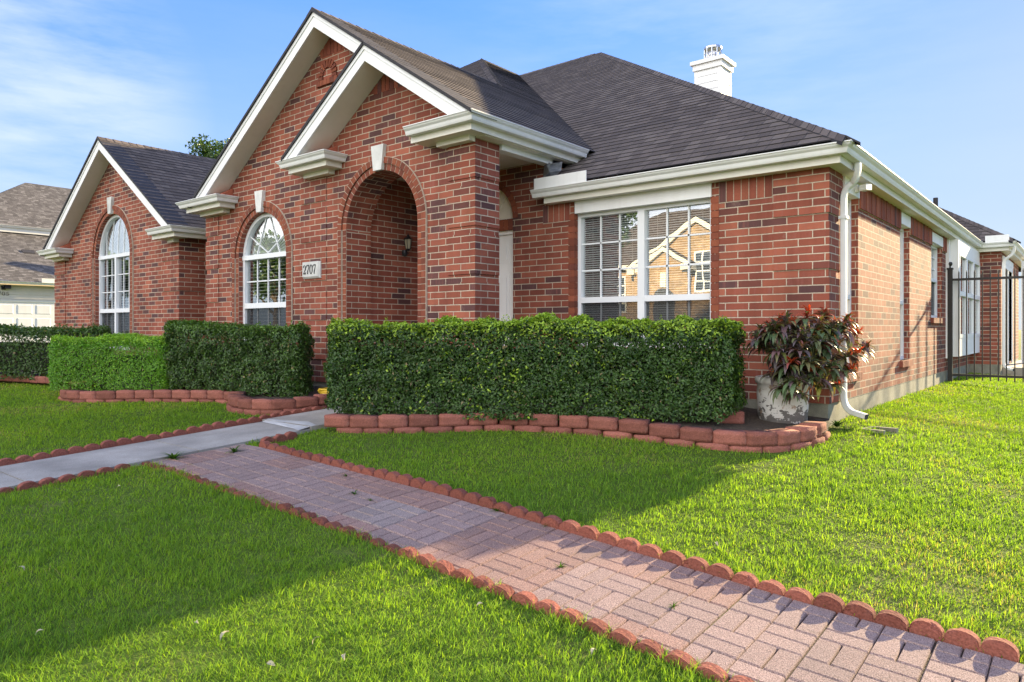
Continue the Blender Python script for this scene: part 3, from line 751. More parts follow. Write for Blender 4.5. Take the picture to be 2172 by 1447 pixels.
# rear wing with its own hip
mb = MB(); ze = 1.77
roof_plane(mb, [(-1.75, 17.18, ze), (-1.24, 17.18, ze), (-6.5, 22.44, ze + K * 5.26), (-6.5, 21.93, ze + K * 4.75)])
roof_plane(mb, [(-1.24, 17.18, ze), (-1.24, 27, ze), (-6.5, 27, ze + K * 5.26), (-6.5, 22.44, ze + K * 5.26)])
roof_plane(mb, [(-11.76, 27, ze), (-11.76, 17.18, ze), (-6.5, 22.44, ze + K * 5.26), (-6.5, 27, ze + K * 5.26)])
roof_plane(mb, [(-11.76, 17.18, ze), (-1.75, 17.18, ze), (-6.5, 21.93, ze + K * 4.75 - .01), (-7.0, 21.94, ze + K * 4.75 - .01)])
mb.prism([(-1.24, 26.9, ze - .02), (-6.5, 26.9, ze + K * 5.26 - .02), (-11.76, 26.9, ze - .02)], (0, .05, 0), 1)
r_rear = mb.build('roof', [SH, EDGE], house)
cap(r_rear, (-1.24, 17.18, ze + .004), (-6.5, 22.44, ze + K * 5.26 + .004), dE, dS)
mb = MB(); mb.tube([(-2.25, 15.0, zside(-2.25) - .05), (-2.25, 15.0, 2.40)], .04, 12); mb.build('vent_pipe', EDGE, house)

# ---- rakes, fascias, soffits, gutters
def clipz(P, zc):
    out = []
    for i in range(len(P)):
        a, b = P[i], P[(i + 1) % len(P)]
        if a[1] >= zc: out.append(a)
        if (a[1] >= zc) != (b[1] >= zc): t = (zc - a[1]) / (b[1] - a[1]); out.append((a[0] + (b[0] - a[0]) * t, zc))
    return out
def rake(mb, xa, za, xb, zb, y, zc):
    for o0, o1, y0, dy, m in ((.036, .225, y, .025, 0), (.036, .085, y - .012, .011, 0), (.205, .225, y + .026, YF - y - .03, 1)):
        P = clipz([(xa, za - o0), (xb, zb - o0), (xb, zb - o1), (xa, za - o1)], zc)
        mb.prism([(x, y0, z) for x, z in P], (0, dy, 0), m)
for ra in (((-11.28, zl(-11.28), -7.95, 4.205, 5.56, 2.062), (-7.95, 4.205, -6.72, zr(-6.72), 5.56, 2.0)),
           ((-8.55, zp(-8.55), -6.823, zp(-6.823), 5.495, 2.302), (-6.823, zp(-6.823), -5.14, zr(-5.14), 5.495, 2.314)),
           ((-18.08, zg(-18.08), -14.99, 3.72, 5.56, 1.727), (-14.99, 3.72, -12.05, zg(-12.05), 5.56, 1.727))):
    mb = MB()
    for q in ra: rake(mb, *q)
    mb.build('rake_board', [WH, CRM], house)
GP = [(0, 0), (0, -.095), (.072, -.095), (.080, -.078), (.088, -.05), (.108, -.03), (.117, -.012), (.125, -.010), (.125, 0), (.112, 0), (.110, -.014), (.085, -.035), (.07, -.085), (.008, -.088), (.008, 0)]
FP = [(-.03, .02), (-.03, -.168), (-.002, -.168), (-.002, .02)]
runs = [('main', [(-5.455, 7.115), (-1.845, 7.115), (-1.845, 17.25), (-1.31, 17.25), (-1.31, 26)], 1.733, True),
        ('porch', [(-6.12, 5.60), (-5.168, 5.60), (-5.168, 7.72)], 2.312, True),
        ('a', [(-11.53, 6.3), (-11.53, 5.60), (-10.455, 5.60), (-10.455, 5.855)], 2.06, True),
        ('b', [(-8.60, 5.855), (-8.60, 5.60), (-7.74, 5.60), (-7.74, 5.855)], 2.30, True),
        ('c', [(-18.12, 12), (-18.12, 5.60), (-17.24, 5.60), (-17.24, 5.855)], 1.725, True),
        ('d', [(-12.78, 5.60), (-11.95, 5.60), (-11.95, 7.0)], 1.725, True)]
for nm, path, z, fa in runs:
    mb = MB(); mb.sweep(path, z, GP); g = mb.build('gutter', GUT, house)
    for q in ([((-4.1, 7.115), (-4.06, 7.115)), ((-1.845, 10.2), (-1.845, 10.24)), ((-1.845, 13.6), (-1.845, 13.64))] if nm == 'main' else []):   # slip joints
        mb = MB(); mb.sweep(q, z, [(o + (.003 if o > .05 else 0), dz - (.003 if dz < -.05 else 0)) for o, dz in GP]); mb.build('gutter_joint', GUT, g)
    P = path if nm not in ('main',) else [(-5.33, 7.115)] + path[1:]
    mb = MB(); mb.sweep(P, z, FP); mb.build('fascia', CRM, house)
# soffits and the boxed returns under the gable ends
mb = MB()
mb.box(-5.33, -1.875, 7.120, Y0, 1.566, 1.59); mb.box(XC, -1.875, Y0, 17.28, 1.566, 1.59); mb.box(XC, -1.34, 17.285, 17.4, 1.566, 1.59); mb.box(-1.46, -1.34, 17.4, 26, 1.566, 1.59)
mb.build('soffit', CRM, house)
mb = MB(); mb.box(-5.348, -5.2, YF, 7.66, 2.135, 2.16); mb.build('soffit', CRM, house)
for x0, x1, z, a, b in ((-6.09, -5.2, 2.312, -5.85, -5.335), (-11.5, -10.49, 2.06, -11.36, -10.62), (-8.57, -7.775, 2.30, -8.46, -7.9), (-18.09, -17.275, 1.725, -18.1, -17.42), (-12.75, -11.985, 1.725, -12.52, -12.3)):
    mb = MB(); mb.box(x0, x1, 5.632, YF, z - .166, z - .02); mb.box(a, b, 5.75, YF - .002, z - .225, z - .165); mb.build('gable_return', CRM, house)
mb = MB(); mb.box(-5.42, -5.30, YF + .41, 7.72, 2.07, 2.20); mb.build('porch_beam', WH, house)
for x, z in ((-10.62, 2.06), (-7.93, 2.30), (-17.42, 1.725), (-5.95, 2.312)):      # brick red flashing caps on the returns
    mb = MB(); mb.hexa([(x - .26, 5.62, z - .01), (x + .1, 5.62, z - .01), (x + .1, 5.858, z - .01), (x - .26, 5.858, z - .01), (x - .26, 5.62, z + .004), (x + .1, 5.62, z + .004), (x + .1, 5.855, z + .15), (x - .26, 5.855, z + .15)])
    mb.build('return_flashing', TERRA, house)
mb = MB(); mb.box(-5.40, -4.62, 7.0, 7.006, 1.72, 1.865); mb.box(-5.40, -5.394, 7.0, 7.1, 1.72, 1.865); mb.build('splash_guard', GUT, house)
mb = MB(); mb.box(-11.85, -11.846, 6.2, 7.0, 1.70, 1.85); mb.build('splash_guard', GUT, house)
mb = MB(); mb.box(-1.70, -1.30, 17.13, 17.136, 1.72, 1.87); mb.build('splash_guard', GUT, house)
def on_y(px, py, Y):
    r, u = (px - 1086) / FPX, (697 - py) / FPX; v = Vector((C_ * r - S_, S_ * r + C_, u)); return v * (Y / v.y)
FL = [on_y(*q) for q in ((1155, 340, 7.24), (1168, 347, 7.16), (1193, 343, 7.22), (1190, 362, 7.12), (1172, 380, 7.10), (1163, 396, 7.08), (1152, 378, 7.14), (1166, 365, 7.02))]
mb = MB()                                                            # crumpled metal at the valley mouth
for q in ((0, 1, 7, 6), (1, 2, 3, 7), (7, 3, 4), (7, 4, 5, 6)): mb.face([FL[k] for k in q])
mb.build('valley_flashing', plain_mat('old_flashing', (.30, .31, .33), .45, .4, 14, metal=.7), house)
# downspouts: flattened tubes
def spout(pts, w=.075, t=.055, axis=Vector((0, 1, 0)), parent=house):
    mb = MB(); P = [Vector(p) for p in pts]; rings = []
    for i, p in enumerate(P):
        d = (P[min(i + 1, len(P) - 1)] - P[max(i - 1, 0)]).normalized(); a = (axis - d * axis.dot(d)).normalized(); b = d.cross(a)
        q = []
        for sx, sy in ((1, .7), (.7, 1), (-.7, 1), (-1, .7), (-1, -.7), (-.7, -1), (.7, -1), (1, -.7)): q.append(p + a * sx * w / 2 + b * sy * t / 2)
        rings.append(q)
    for i in range(len(rings) - 1):
        for k in range(8): mb.face([rings[i][k], rings[i][(k + 1) % 8], rings[i + 1][(k + 1) % 8], rings[i + 1][k]])
    mb.face(rings[0]); mb.face(rings[-1], None, 1)
    o = mb.build('downspout', [GUT, DARK], parent); return o
def bez(a, b, c, n=7): return [Vector(a) * (1 - t) ** 2 + Vector(b) * 2 * t * (1 - t) + Vector(c) * t * t for t in [i / n for i in range(n + 1)]]
yd = 7.62
ds = spout([(-1.80, yd - .05, 1.645)] + bez((-1.80, yd - .05, 1.60), (-1.80, yd - .05, 1.50), (-1.86, yd, 1.45), 6) + bez((-1.90, yd, 1.42), (-1.945, yd, 1.38), (-1.945, yd, 1.28), 6) +
           [(-1.945, yd, -.55)] + bez((-1.945, yd, -.66), (-1.945, yd - .01, -.80), (-1.85, yd - .03, -.835), 8) + [(-1.72, yd - .06, -.865)])
mb = MB()
for z in (1.1, -.2): mb.box(-1.985, -1.905, yd - .045, yd + .045, z, z + .03)
mb.build('strap', GUT, ds)
spout([(-1.24, 17.38, 1.645)] + bez((-1.24, 17.38, 1.6), (-1.24, 17.38, 1.5), (-1.32, 17.40, 1.45), 5) + bez((-1.36, 17.42, 1.42), (-1.42, 17.45, 1.38), (-1.42, 17.45, 1.28), 5) + [(-1.42, 17.45, -.6)] + bez((-1.42, 17.45, -.68), (-1.42, 17.45, -.82), (-1.25, 17.40, -.83), 6))
spout([(-11.9, 6.9, 1.64), (-11.75, 6.95, 1.45), (-11.44, 6.6, 1.35), (-11.42, 6.3, 1.2), (-11.42, 6.3, -.8)], parent=house)
# ---- bay, back door, camera, lantern, plaque, chimney
mb = MB()
mb.box(XC + .002, -1.82, 14.43, 17.39, -.49, -.17); mb.box(XC + .002, -1.82, 14.43, 17.39, 1.34, 1.565); mb.box(XC + .002, -1.82, 14.43, 14.56, -.17, 1.34)
mb.box(XC + .001, XC + .05, 14.42, 14.30, -.52, 1.565)
bay = mb.build('bay_window', WH, house)
mb = MB(); yb = [14.56, 15.5, 16.45, 17.39]
for k in range(3):
    a, b = yb[k], yb[k + 1]
    mb.box(-1.86, -1.812, a, a + .07, -.17, 1.34); mb.box(-1.86, -1.812, b - .07, b, -.17, 1.34); mb.box(-1.86, -1.812, a + .07, b - .07, 1.28, 1.34); mb.box(-1.86, -1.812, a + .07, b - .07, -.17, -.10); mb.box(-1.86, -1.81, a + .07, b - .07, .58, .66)
mb.build('bay_frame', VIN, bay)
mb = MB(); mb.face([(-1.85, 14.56, -.1), (-1.85, 17.39, -.1), (-1.85, 17.39, 1.3), (-1.85, 14.56, 1.3)]); mb.build('pane', GLS, bay)
mb = MB(); mb.face([(-1.95, 14.5, -.2), (-1.95, 17.39, -.2), (-1.95, 17.39, 1.35), (-1.95, 14.5, 1.35)]); mb.build('curtain', plain_mat('curtain', (.42, .33, .24), .9, .2, 6), bay)
mb = MB()
for a, b in ((17.75, 17.85), (18.75, 18.87), (19.8, 19.9)): mb.box(-1.54, -1.44, a, b, ZB - .03, 1.36)
mb.box(-1.54, -1.44, 17.85, 18.75, 1.27, 1.36); mb.box(-1.54, -1.44, 18.87, 19.8, 1.27, 1.36); mb.box(-1.50, -1.435, 17.7, 19.95, 1.36, 1.5)
mb.box(-1.30, -1.15, 20.1, 20.25, ZB - .1, 1.56)
pd = mb.build('patio_door', VIN, house)
mb = MB(); mb.face([(-1.49, 17.85, ZB), (-1.49, 19.8, ZB), (-1.49, 19.8, 1.27), (-1.49, 17.85, 1.27)]); mb.build('pane', GLS, pd)
mb = MB(); mb.face([(-1.58, 17.85, ZB), (-1.58, 19.8, ZB), (-1.58, 19.8, 1.27), (-1.58, 17.85, 1.27)]); mb.build('curtain', plain_mat('door_curtain', (.30, .22, .12), .9, .3, 6), pd)
mb = MB(); mb.box(-1.46, 1.5, 17.7, 22, -1.3, ZB - .06); mb.build('patio_slab', WALKM, house)
mb = MB(); mb.box(XC + .018, XC + .045, 8.18, 8.26, 1.46, 1.54); mb.tube([(XC + .03, 8.22, 1.49), (XC + .10, 8.20, 1.50)], .018, 8)
mb.hexa([(XC + .07, 8.13, 1.455), (XC + .15, 8.08, 1.455), (XC + .17, 8.24, 1.47), (XC + .09, 8.28, 1.47), (XC + .07, 8.13, 1.515), (XC + .15, 8.08, 1.515), (XC + .17, 8.24, 1.535), (XC + .09, 8.28, 1.535)])
mb.build('security_camera', VIN, house)
# lantern on the porch side wall
lx, ly, lz_ = -7.72 + .13, 6.93, 1.24
mb = MB()
mb.lathe((-7.70, ly - .0, 1.02), [(.0, -.07), (.05, -.06), (.062, 0), (.05, .06), (.0, .07)], 12)
mb.tube([(-7.70, ly, 1.03), (-7.64, ly, .985), (-7.59, ly, 1.0), (lx, ly, 1.08)], .012, 8)
mb.lathe((lx, ly, 1.09), [(.02, -.03), (.05, 0.0), (.06, .012)], 6); mb.lathe((lx, ly, 1.30), [(.10, 0), (.095, .012), (.05, .05), (.03, .065), (.032, .08), (.012, .10), (.008, .13)], 6)
for k in range(6):
    a = 2 * math.pi * k / 6; mb.tube([(lx + .055 * math.cos(a), ly + .055 * math.sin(a), 1.10), (lx + .085 * math.cos(a), ly + .085 * math.sin(a), 1.305)], .006, 5)
def shrink(mb, k=.68): mb.v = [tuple(a + (b - a) * k for a, b in zip((-7.70, ly, 1.24), v)) for v in mb.v]
shrink(mb); lan = mb.build('wall_lantern', LAMPM, house)
mb = MB(); mb.lathe((lx, ly, 1.10), [(.048, 0), (.076, .2)], 6); shrink(mb); mb.build('lantern_glass', FROST, lan)
# house number stone
mb = MB(); x0, x1, z0, z1 = -8.575, -8.185, .695, .925; yq = YF - .05
mb.hexa([(x0, yq + .02, z0), (x1, yq + .02, z0), (x1, YF + .02, z0), (x0, YF + .02, z0), (x0, yq + .02, z1), (x1, yq + .02, z1), (x1, YF + .02, z1), (x0, YF + .02, z1)])
mb.hexa([(x0 + .0, yq + .02, z0), (x1 - .0, yq + .02, z0), (x1 - .03, yq, z0 + .025), (x0 + .0, yq, z0 + .025), (x0 + .0, yq + .02, z1), (x1, yq + .02, z1), (x1 - .03, yq, z1), (x0, yq, z1)])
plq = mb.build('number_stone', STONE, house)
def stroke(mb, pts, y, dx, dz, sx, sz, hz=.5, vt=1.0):
    """ribbon whose width follows an upright serif pen: pts (x, z, width)"""
    P = [(dx + p[0] * sx, dz + p[1] * sz, p[2]) for p in pts]
    L, Rr = [], []
    for i, p in enumerate(P):
        a, b = P[max(i - 1, 0)], P[min(i + 1, len(P) - 1)]; tx, tz = b[0] - a[0], b[1] - a[1]; l = math.hypot(tx, tz) or 1
        L.append((p[0] - tz / l * p[2] / 2, p[1] + tx / l * p[2] / 2)); Rr.append((p[0] + tz / l * p[2] / 2, p[1] - tx / l * p[2] / 2))
    for i in range(len(P) - 1):
        mb.hexa([(q[0], yy, q[1]) for yy in (y, y + .006) for q in (L[i], L[i + 1], Rr[i + 1], Rr[i])])
def digit(mb, ch, y, dx, dz, sx, sz, t):
    th_, tk = t * .45, t
    if ch == '0':
        pts = [(.5 + .42 * math.cos(a), .5 + .5 * math.sin(a), th_ + (tk - th_) * abs(math.cos(a))) for a in [2 * math.pi * i / 22 for i in range(23)]]; stroke(mb, pts, y, dx, dz, sx, sz)
    elif ch == '7':
        stroke(mb, [(.02, .72, th_), (.06, .93, th_ * 1.4), (.3, .95, tk * .9), (.7, .95, tk * .9), (.95, .97, tk * .6)], y, dx, dz, sx, sz)
        stroke(mb, [(.93, .95, th_), (.72, .6, th_ * 1.2), (.5, .3, tk), (.44, .0, tk * 1.15)], y, dx, dz, sx, sz)
    elif ch == '2':
        stroke(mb, [(.08, .72, tk), (.14, .88, tk * .8), (.4, .98, th_), (.72, .9, tk * .8), (.85, .72, tk * 1.05), (.78, .52, tk), (.5, .3, th_ * 1.3), (.12, .06, th_)], y, dx, dz, sx, sz)
        stroke(mb, [(.08, .06, tk), (.4, .08, tk), (.75, .05, tk * 1.1), (.95, .2, th_)], y, dx, dz, sx, sz)
    elif ch == '5':
        stroke(mb, [(.85, .93, tk * .8), (.25, .93, tk * .8)], y, dx, dz, sx, sz); stroke(mb, [(.25, .95, th_), (.18, .52, th_)], y, dx, dz, sx, sz)
        stroke(mb, [(.18, .52, th_), (.5, .6, th_), (.82, .48, tk), (.86, .28, tk), (.7, .06, tk * .8), (.4, .02, th_), (.1, .12, tk)], y, dx, dz, sx, sz)
mb = MB()
for k, ch in enumerate('2707'): digit(mb, ch, yq - .005, x0 + .022 + k * .076, z0 + .062, .066, .125, .018)
mb.build('house_number', LAMPM, plq)
# chimney
cx0, cx1, cy0, cy1, ct = -6.97, -6.36, 15.0, 15.55, 5.80
mb = MB(); mb.box(cx0, cx1, cy0, cy1, 3.0, ct)
for x in (cx0, cx1): 
    for y in (cy0, cy1): mb.box(x - .012 if x == cx0 else x - .07, x + .07 if x == cx0 else x + .012, y - .012 if y == cy0 else y - .07, y + .07 if y == cy0 else y + .012, 3.0, ct)
k = 0
while 3.1 + k * .16 < ct - .05:
    z = 3.1 + k * .16; e = .010
    mb.hexa([(cx0 + .07, cy0 - e, z), (cx1 - .07, cy0 - e, z), (cx1 - .07, cy0, z), (cx0 + .07, cy0, z), (cx0 + .07, cy0 - .001, z + .158), (cx1 - .07, cy0 - .001, z + .158), (cx1 - .07, cy0, z + .158), (cx0 + .07, cy0, z + .158)])
    mb.hexa([(cx1, cy0 + .07, z), (cx1 + e, cy0 + .07, z), (cx1 + e, cy1 - .07, z), (cx1, cy1 - .07, z), (cx1, cy0 + .07, z + .158), (cx1 + .001, cy0 + .07, z + .158), (cx1 + .001, cy1 - .07, z + .158), (cx1, cy1 - .07, z + .158)])
    k += 1
mb.box(cx0 - .04, cx1 + .04, cy0 - .04, cy1 + .04, ct, ct + .13)
mb.box(cx0 - .085, cx1 + .085, cy0 - .085, cy1 + .085, ct + .13, ct + .21)
chim = mb.build('chimney', WH, house)
mb = MB(); fx, fy, fz, fr_ = -6.67, 15.28, ct + .21, .185
mb.lathe((fx, fy, fz), [(.13, 0), (.13, .10), (.11, .24)], 16); mb.lathe((fx, fy, fz + .34), [(.2, -.04), (.2, .0), (.19, .012), (.0, .03)], 16)
for k in range(10):
    a = 2 * math.pi * k / 10; mb.tube([(fx + fr_ * math.cos(a), fy + fr_ * math.sin(a), fz + .05), (fx + fr_ * math.cos(a), fy + fr_ * math.sin(a), fz + .33)], .014, 5)
for z in (.06, .19, .32): mb.tube([(fx + fr_ * math.cos(2 * math.pi * i / 20), fy + fr_ * math.sin(2 * math.pi * i / 20), fz + z) for i in range(21)], .014, 5, caps=False)
mb.build('flue_cap', STEEL, chim)

# ================================================================== GROUND
def gpt(px, py, dz=0.0):
    r, u = (px - 1086) / FPX, (697 - py) / FPX; v = Vector((C_ * r - S_, S_ * r + C_, u)); z = -1.0
    for _ in range(60): q = v * (z / v.z); z = .5 * z + .5 * (gzf(q.x, q.y) + dz)
    return q
xs = np.unique(np.round(np.r_[-500, -250, -120, -70, np.arange(-45, -9, 1.2), np.arange(-9, 4, .16), np.arange(4, 12, .8), 16, 24, 40, 80, 200, 500], 3))
ys = np.unique(np.round(np.r_[-500, -250, -120, -70, np.arange(-40, -2, 1.5), np.arange(-2, 9, .16), np.arange(9, 26, 1.0), 32, 45, 80, 200, 500], 3))
GX, GY = np.meshgrid(xs, ys); GZ = gz(GX, GY) - .014
bumps = .010 * np.sin(GX * 2.3 + 1.1 * np.sin(GY * 1.7)) * np.sin(GY * 2.9 + .7 * GX)
GZ = GZ + np.where((GX > -9) & (GX < 4) & (GY > -2) & (GY < 9), bumps * .6, 0)
nx, ny = len(xs), len(ys); idx = np.arange(nx * ny).reshape(ny, nx)
F = np.stack([idx[:-1, :-1], idx[:-1, 1:], idx[1:, 1:], idx[1:, :-1]], -1).reshape(-1, 4)
lawn = setting(np_mesh('lawn', np.c_[GX.ravel(), GY.ravel(), GZ.ravel()], F, LAWN)); lawn.data.polygons.foreach_set('use_smooth', [True] * len(F))
# street beyond the front lawn, behind the camera
mb = MB(); zs = gzf(0, -4) - .05
mb.box(-120, 60, -17.5, -9.5, zs - .3, zs); setting(mb.build('road', concrete_mat('asphalt', (.07, .07, .072), .3)))

# concrete walk
WX0, WX1 = -6.60, -5.755
mb = MB(); y = -9.3
while y < 5.95:
    y1 = min(y + 1.22, 5.95) if y < 3.9 else 5.95
    if y < 3.99 < y1: y1 = 3.99
    up = .045 if y >= 3.98 else .024
    a = [(WX0, y + .006, gzf(WX0, y) - .15), (WX1, y + .006, gzf(WX0, y) - .15), (WX1, y1 - .006, gzf(WX0, y1) - .15), (WX0, y1 - .006, gzf(WX0, y1) - .15)]
    b = [(p[0], p[1], p[2] + .15 + up) for p in a]
    mb.hexa(a + b); y = y1
setting(mb.build('concrete_walk', WALKM))
mb = MB()                                        # pale mortar patch across the walk joint
pp = [(-6.55, 3.96), (-6.2, 3.93), (-5.9, 3.9), (-5.77, 3.86), (-5.77, 4.06), (-6.0, 4.14), (-6.3, 4.06), (-6.55, 4.03)]
mb.face([(x, q, gzf(WX0, q) + (.050 if q > 3.99 else .029)) for x, q in pp]); setting(mb.build('walk_patch', concrete_mat('patch_mortar', (.42, .42, .42))))

# brick path: two-brick basket weave of cast pavers, each brick chamfered
PV, PF, PC = [], [], []
def paver(x0, x1, y0, y1, col, gx=(.002, .002), gy=(.002, .002)):
    if x1 - x0 < .03 or y1 - y0 < .02: return
    t = random.uniform(-.0008, .0008); c = .0045
    xm, ym = (x0 + x1) / 2, (y0 + y1) / 2; zc = gzf(xm, ym); sx = (gzf(xm + .1, ym) - gzf(xm - .1, ym)) / .2 + random.uniform(-.002, .002); sy = .054 + random.uniform(-.003, .003)
    b = len(PV)
    for e, dz in ((0, -.03), (0, -.004), (c, .003 + t)):
        for x, y in ((x0 + gx[0] + e, y0 + gy[0] + e), (x1 - gx[1] - e, y0 + gy[0] + e), (x1 - gx[1] - e, y1 - gy[1] - e), (x0 + gx[0] + e, y1 - gy[1] - e)):
            PV.append((x, y, zc + sx * (x - xm) + sy * (y - ym) + dz)); PC.append(col)
    for l in (0, 4):
        for k in range(4): PF.append((b + l + k, b + l + (k + 1) % 4, b + l + 4 + (k + 1) % 4, b + l + 4 + k))
    PF.append((b + 8, b + 9, b + 10, b + 11))
CE = .1875; STC = {}
for i in range(50):
    for j in range(5):
        xa, ya = -5.74 + CE * i, 2.4425 + CE * j; lo, hi = 2.505, 3.287
        key = (i // 2, (j + 1) // 2)
        if key not in STC:
            k = random.random(); c = np.array([.265, .183, .163]) if k < .65 else (np.array([.265, .16, .132]) if k < .92 else np.array([.26, .20, .182]))
            STC[key] = c * random.uniform(.9, 1.08)
        g0, g1 = .0042, .0018
        ex = (g0 if i % 2 == 0 else g1, g0 if i % 2 else g1); ey = (g0 if j % 2 else g1, g0 if j % 2 == 0 else g1)
        for h in (0, 1):
            cc = tuple(STC[key] * random.uniform(.93, 1.06))
            if (i + j) % 2: paver(xa, xa + CE, max(lo, ya + h * CE / 2), min(hi, ya + (h + 1) * CE / 2), cc, ex, (ey[0] if h == 0 else .003, ey[1] if h else .003))
            else: paver(xa + h * CE / 2, xa + (h + 1) * CE / 2, max(lo, ya), min(hi, ya + CE), cc, (ex[0] if h == 0 else .003, ex[1] if h else .003), ey)
setting(np_mesh('brick_path', np.array(PV), np.array(PF), PAV, np.array(PC), flat=True))
mb = MB()
for i in range(24):
    x0, x1 = -5.75 + i * .4, -5.35 + i * .4
    mb.face([(x0, 2.5, gzf(x0, 2.5) - .011), (x1, 2.5, gzf(x1, 2.5) - .011), (x1, 3.3, gzf(x1, 3.3) - .011), (x0, 3.3, gzf(x0, 3.3) - .011)])
setting(mb.build('path_bedding', SOIL))

# planting beds
BED_R = [(-5.62, 4.02), (-5.32, 4.14), (-5.095, 4.30), (-4.70, 4.70), (-4.31, 5.10), (-3.79, 5.37), (-3.24, 5.52), (-2.73, 5.60), (-2.245, 5.74), (-2.0, 5.98), (-1.87, 6.32), (-1.84, 6.62), (-1.88, 6.95)]
BED_L = [(-11.95, 4.35), (-11.75, 3.95), (-11.30, 3.66), (-10.9, 3.60), (-10.47, 3.71), (-10.1, 3.97), (-9.59, 4.25), (-9.14, 4.47), (-8.62, 4.64), (-8.30, 4.64)]
BED_J = [(-8.35, 4.62), (-8.05, 4.40), (-7.72, 4.27), (-7.30, 4.28), (-6.99, 4.42), (-6.86, 4.70), (-6.84, 5.0), (-6.84, 5.75)]
BED_F = [(-17.0, 3.9), (-15.1, 3.98), (-14.4, 4.13), (-13.55, 4.23), (-12.6, 4.36), (-12.2, 4.45)]
def bed_soil(line, back):
    mb = MB()
    for i in range(len(line) - 1):
        (x0, y0), (x1, y1) = line[i], line[i + 1]; a, b = back(x0), back(x1)
        def pt(x, y): return (x, y, gzf(x, y) + .075)
        n = 3
        for k in range(n):
            f = lambda t, p, q: (p[0] + (q[0] - p[0]) * t, p[1] + (q[1] - p[1]) * t)
            p0, p1, p2, p3 = f(k / n, (x0, y0 + .08), a), f(k / n, (x1, y1 + .08), b), f((k + 1) / n, (x1, y1 + .08), b), f((k + 1) / n, (x0, y0 + .08), a)
            mb.face([pt(*p0), pt(*p1), pt(*p2), pt(*p3)])
    setting(mb.build('flower_bed_soil', SOIL))
bed_soil(BED_R[:-1], lambda x: (min(x, -2.0) if x > -4.8 else min(x, -5.36), Y0 + .05 if x > -4.8 else 6.2))
bed_soil(BED_L + BED_J[1:-2], lambda x: (min(x, -7.0), 5.9)); bed_soil(BED_F, lambda x: (x, 5.9))

# ---- retaining blocks
def block_mesh(seed):
    rnd = random.Random(seed); bm = bmesh.new()
    P = [(0.002, .035), (.018, .012), (.055, 0), (.225, 0), (.262, .012), (.278, .035), (.245, .185), (.035, .185)]
    vb = [bm.verts.new((x - .14, y, 0)) for x, y in P]; f = bm.faces.new(vb)
    r = bmesh.ops.extrude_face_region(bm, geom=[f]); up = [v for v in r['geom'] if isinstance(v, bmesh.types.BMVert)]
    bmesh.ops.translate(bm, verts=up, vec=(0, 0, .108)); bm.normal_update()
    bmesh.ops.bevel(bm, geom=[e for e in bm.edges if abs(e.verts[0].co.z - e.verts[1].co.z) < .01 and e.verts[0].co.z > .05], offset=.006, segments=2, affect='EDGES')
    bmesh.ops.subdivide_edges(bm, edges=[e for e in bm.edges if e.calc_length() > .05], cuts=3, use_grid_fill=True)
    for v in bm.verts:
        if v.co.y < .06: v.co += Vector((0, rnd.uniform(-.0045, .0035), rnd.uniform(-.0015, .0015)))
    bmesh.ops.recalc_face_normals(bm, faces=bm.faces)
    me = bpy.data.meshes.new('retaining_block'); bm.to_mesh(me); bm.free(); me.materials.append(BLK)
    me.polygons.foreach_set('use_smooth', [True] * len(me.polygons)); return me
BMESH = [block_mesh(i) for i in range(4)]
def resample(line, step, start=0.0):
    P = [Vector(p) for p in line]; out = []; acc = start; 
    tot = sum((P[i + 1] - P[i]).length for i in range(len(P) - 1))
    def pos(s):
        for i in range(len(P) - 1):
            l = (P[i + 1] - P[i]).length
            if s <= l or i == len(P) - 2: return P[i] + (P[i + 1] - P[i]) * min(max(s / l, 0), 1)
            s -= l
    while acc + step <= tot + .02: out.append((pos(acc), pos(acc + step))); acc += step
    return out
def block_row(line, dz, start, label, group, inset=0.0, step=.281, skip=()):
    for k, (a, b) in enumerate(resample(line, step, start)):
        if k in skip: continue
        m = (a + b) / 2; ang = math.atan2((b - a).y, (b - a).x)
        o = bpy.data.objects.new('retaining_block', BMESH[random.randrange(4)]); C.objects.link(o)
        nrm = Vector((-math.sin(ang), math.cos(ang)))
        m = m + nrm * inset
        o.location = (m.x, m.y, gzf(m.x, m.y) + dz + random.uniform(-.004, .004)); o.rotation_euler = (random.uniform(-.012, .012), random.uniform(-.012, .012), ang + random.uniform(-.02, .02))
        tag(o, label % ORD[k + 1], 'block', group)
block_row(BED_R, .042, 0, 'red block in the upper row edging the right hand bed, %s from the walk', 'upper blocks of the right bed')
block_row(BED_R, -.068, .14, 'half buried lower block of the right bed, %s from the walk', 'lower blocks of the right bed', -.008)
block_row(BED_L, .03, 0, 'red block around the low bright hedge, %s from its rounded far end', 'blocks of the middle bed')
block_row(BED_L, -.08, .14, 'sunken lower red block below the bright hedge, %s from the rounded far end', 'lower blocks of the middle bed', -.006)
block_row(BED_J, .05, 0, 'red upper block of the bed bulge beside the walk, %s counting towards the porch', 'upper blocks of the bulging bed')
block_row(BED_J[:-1], -.06, .14, 'red lower block of the bed bulge beside the walk, %s counting towards the porch', 'lower blocks of the bulging bed', -.014)
block_row(BED_F, .03, 0, 'red block before the far left hedge, %s from the far end', 'blocks of the far left bed')
o = bpy.data.objects.new('retaining_block', BMESH[1]); C.objects.link(o); o.location = (-2.62, 6.38, gzf(-2.6, 6.4) + .075); o.rotation_euler = (0, 0, .5)
tag(o, 'single red block lying on the soil between hedge and plant pot', 'block')

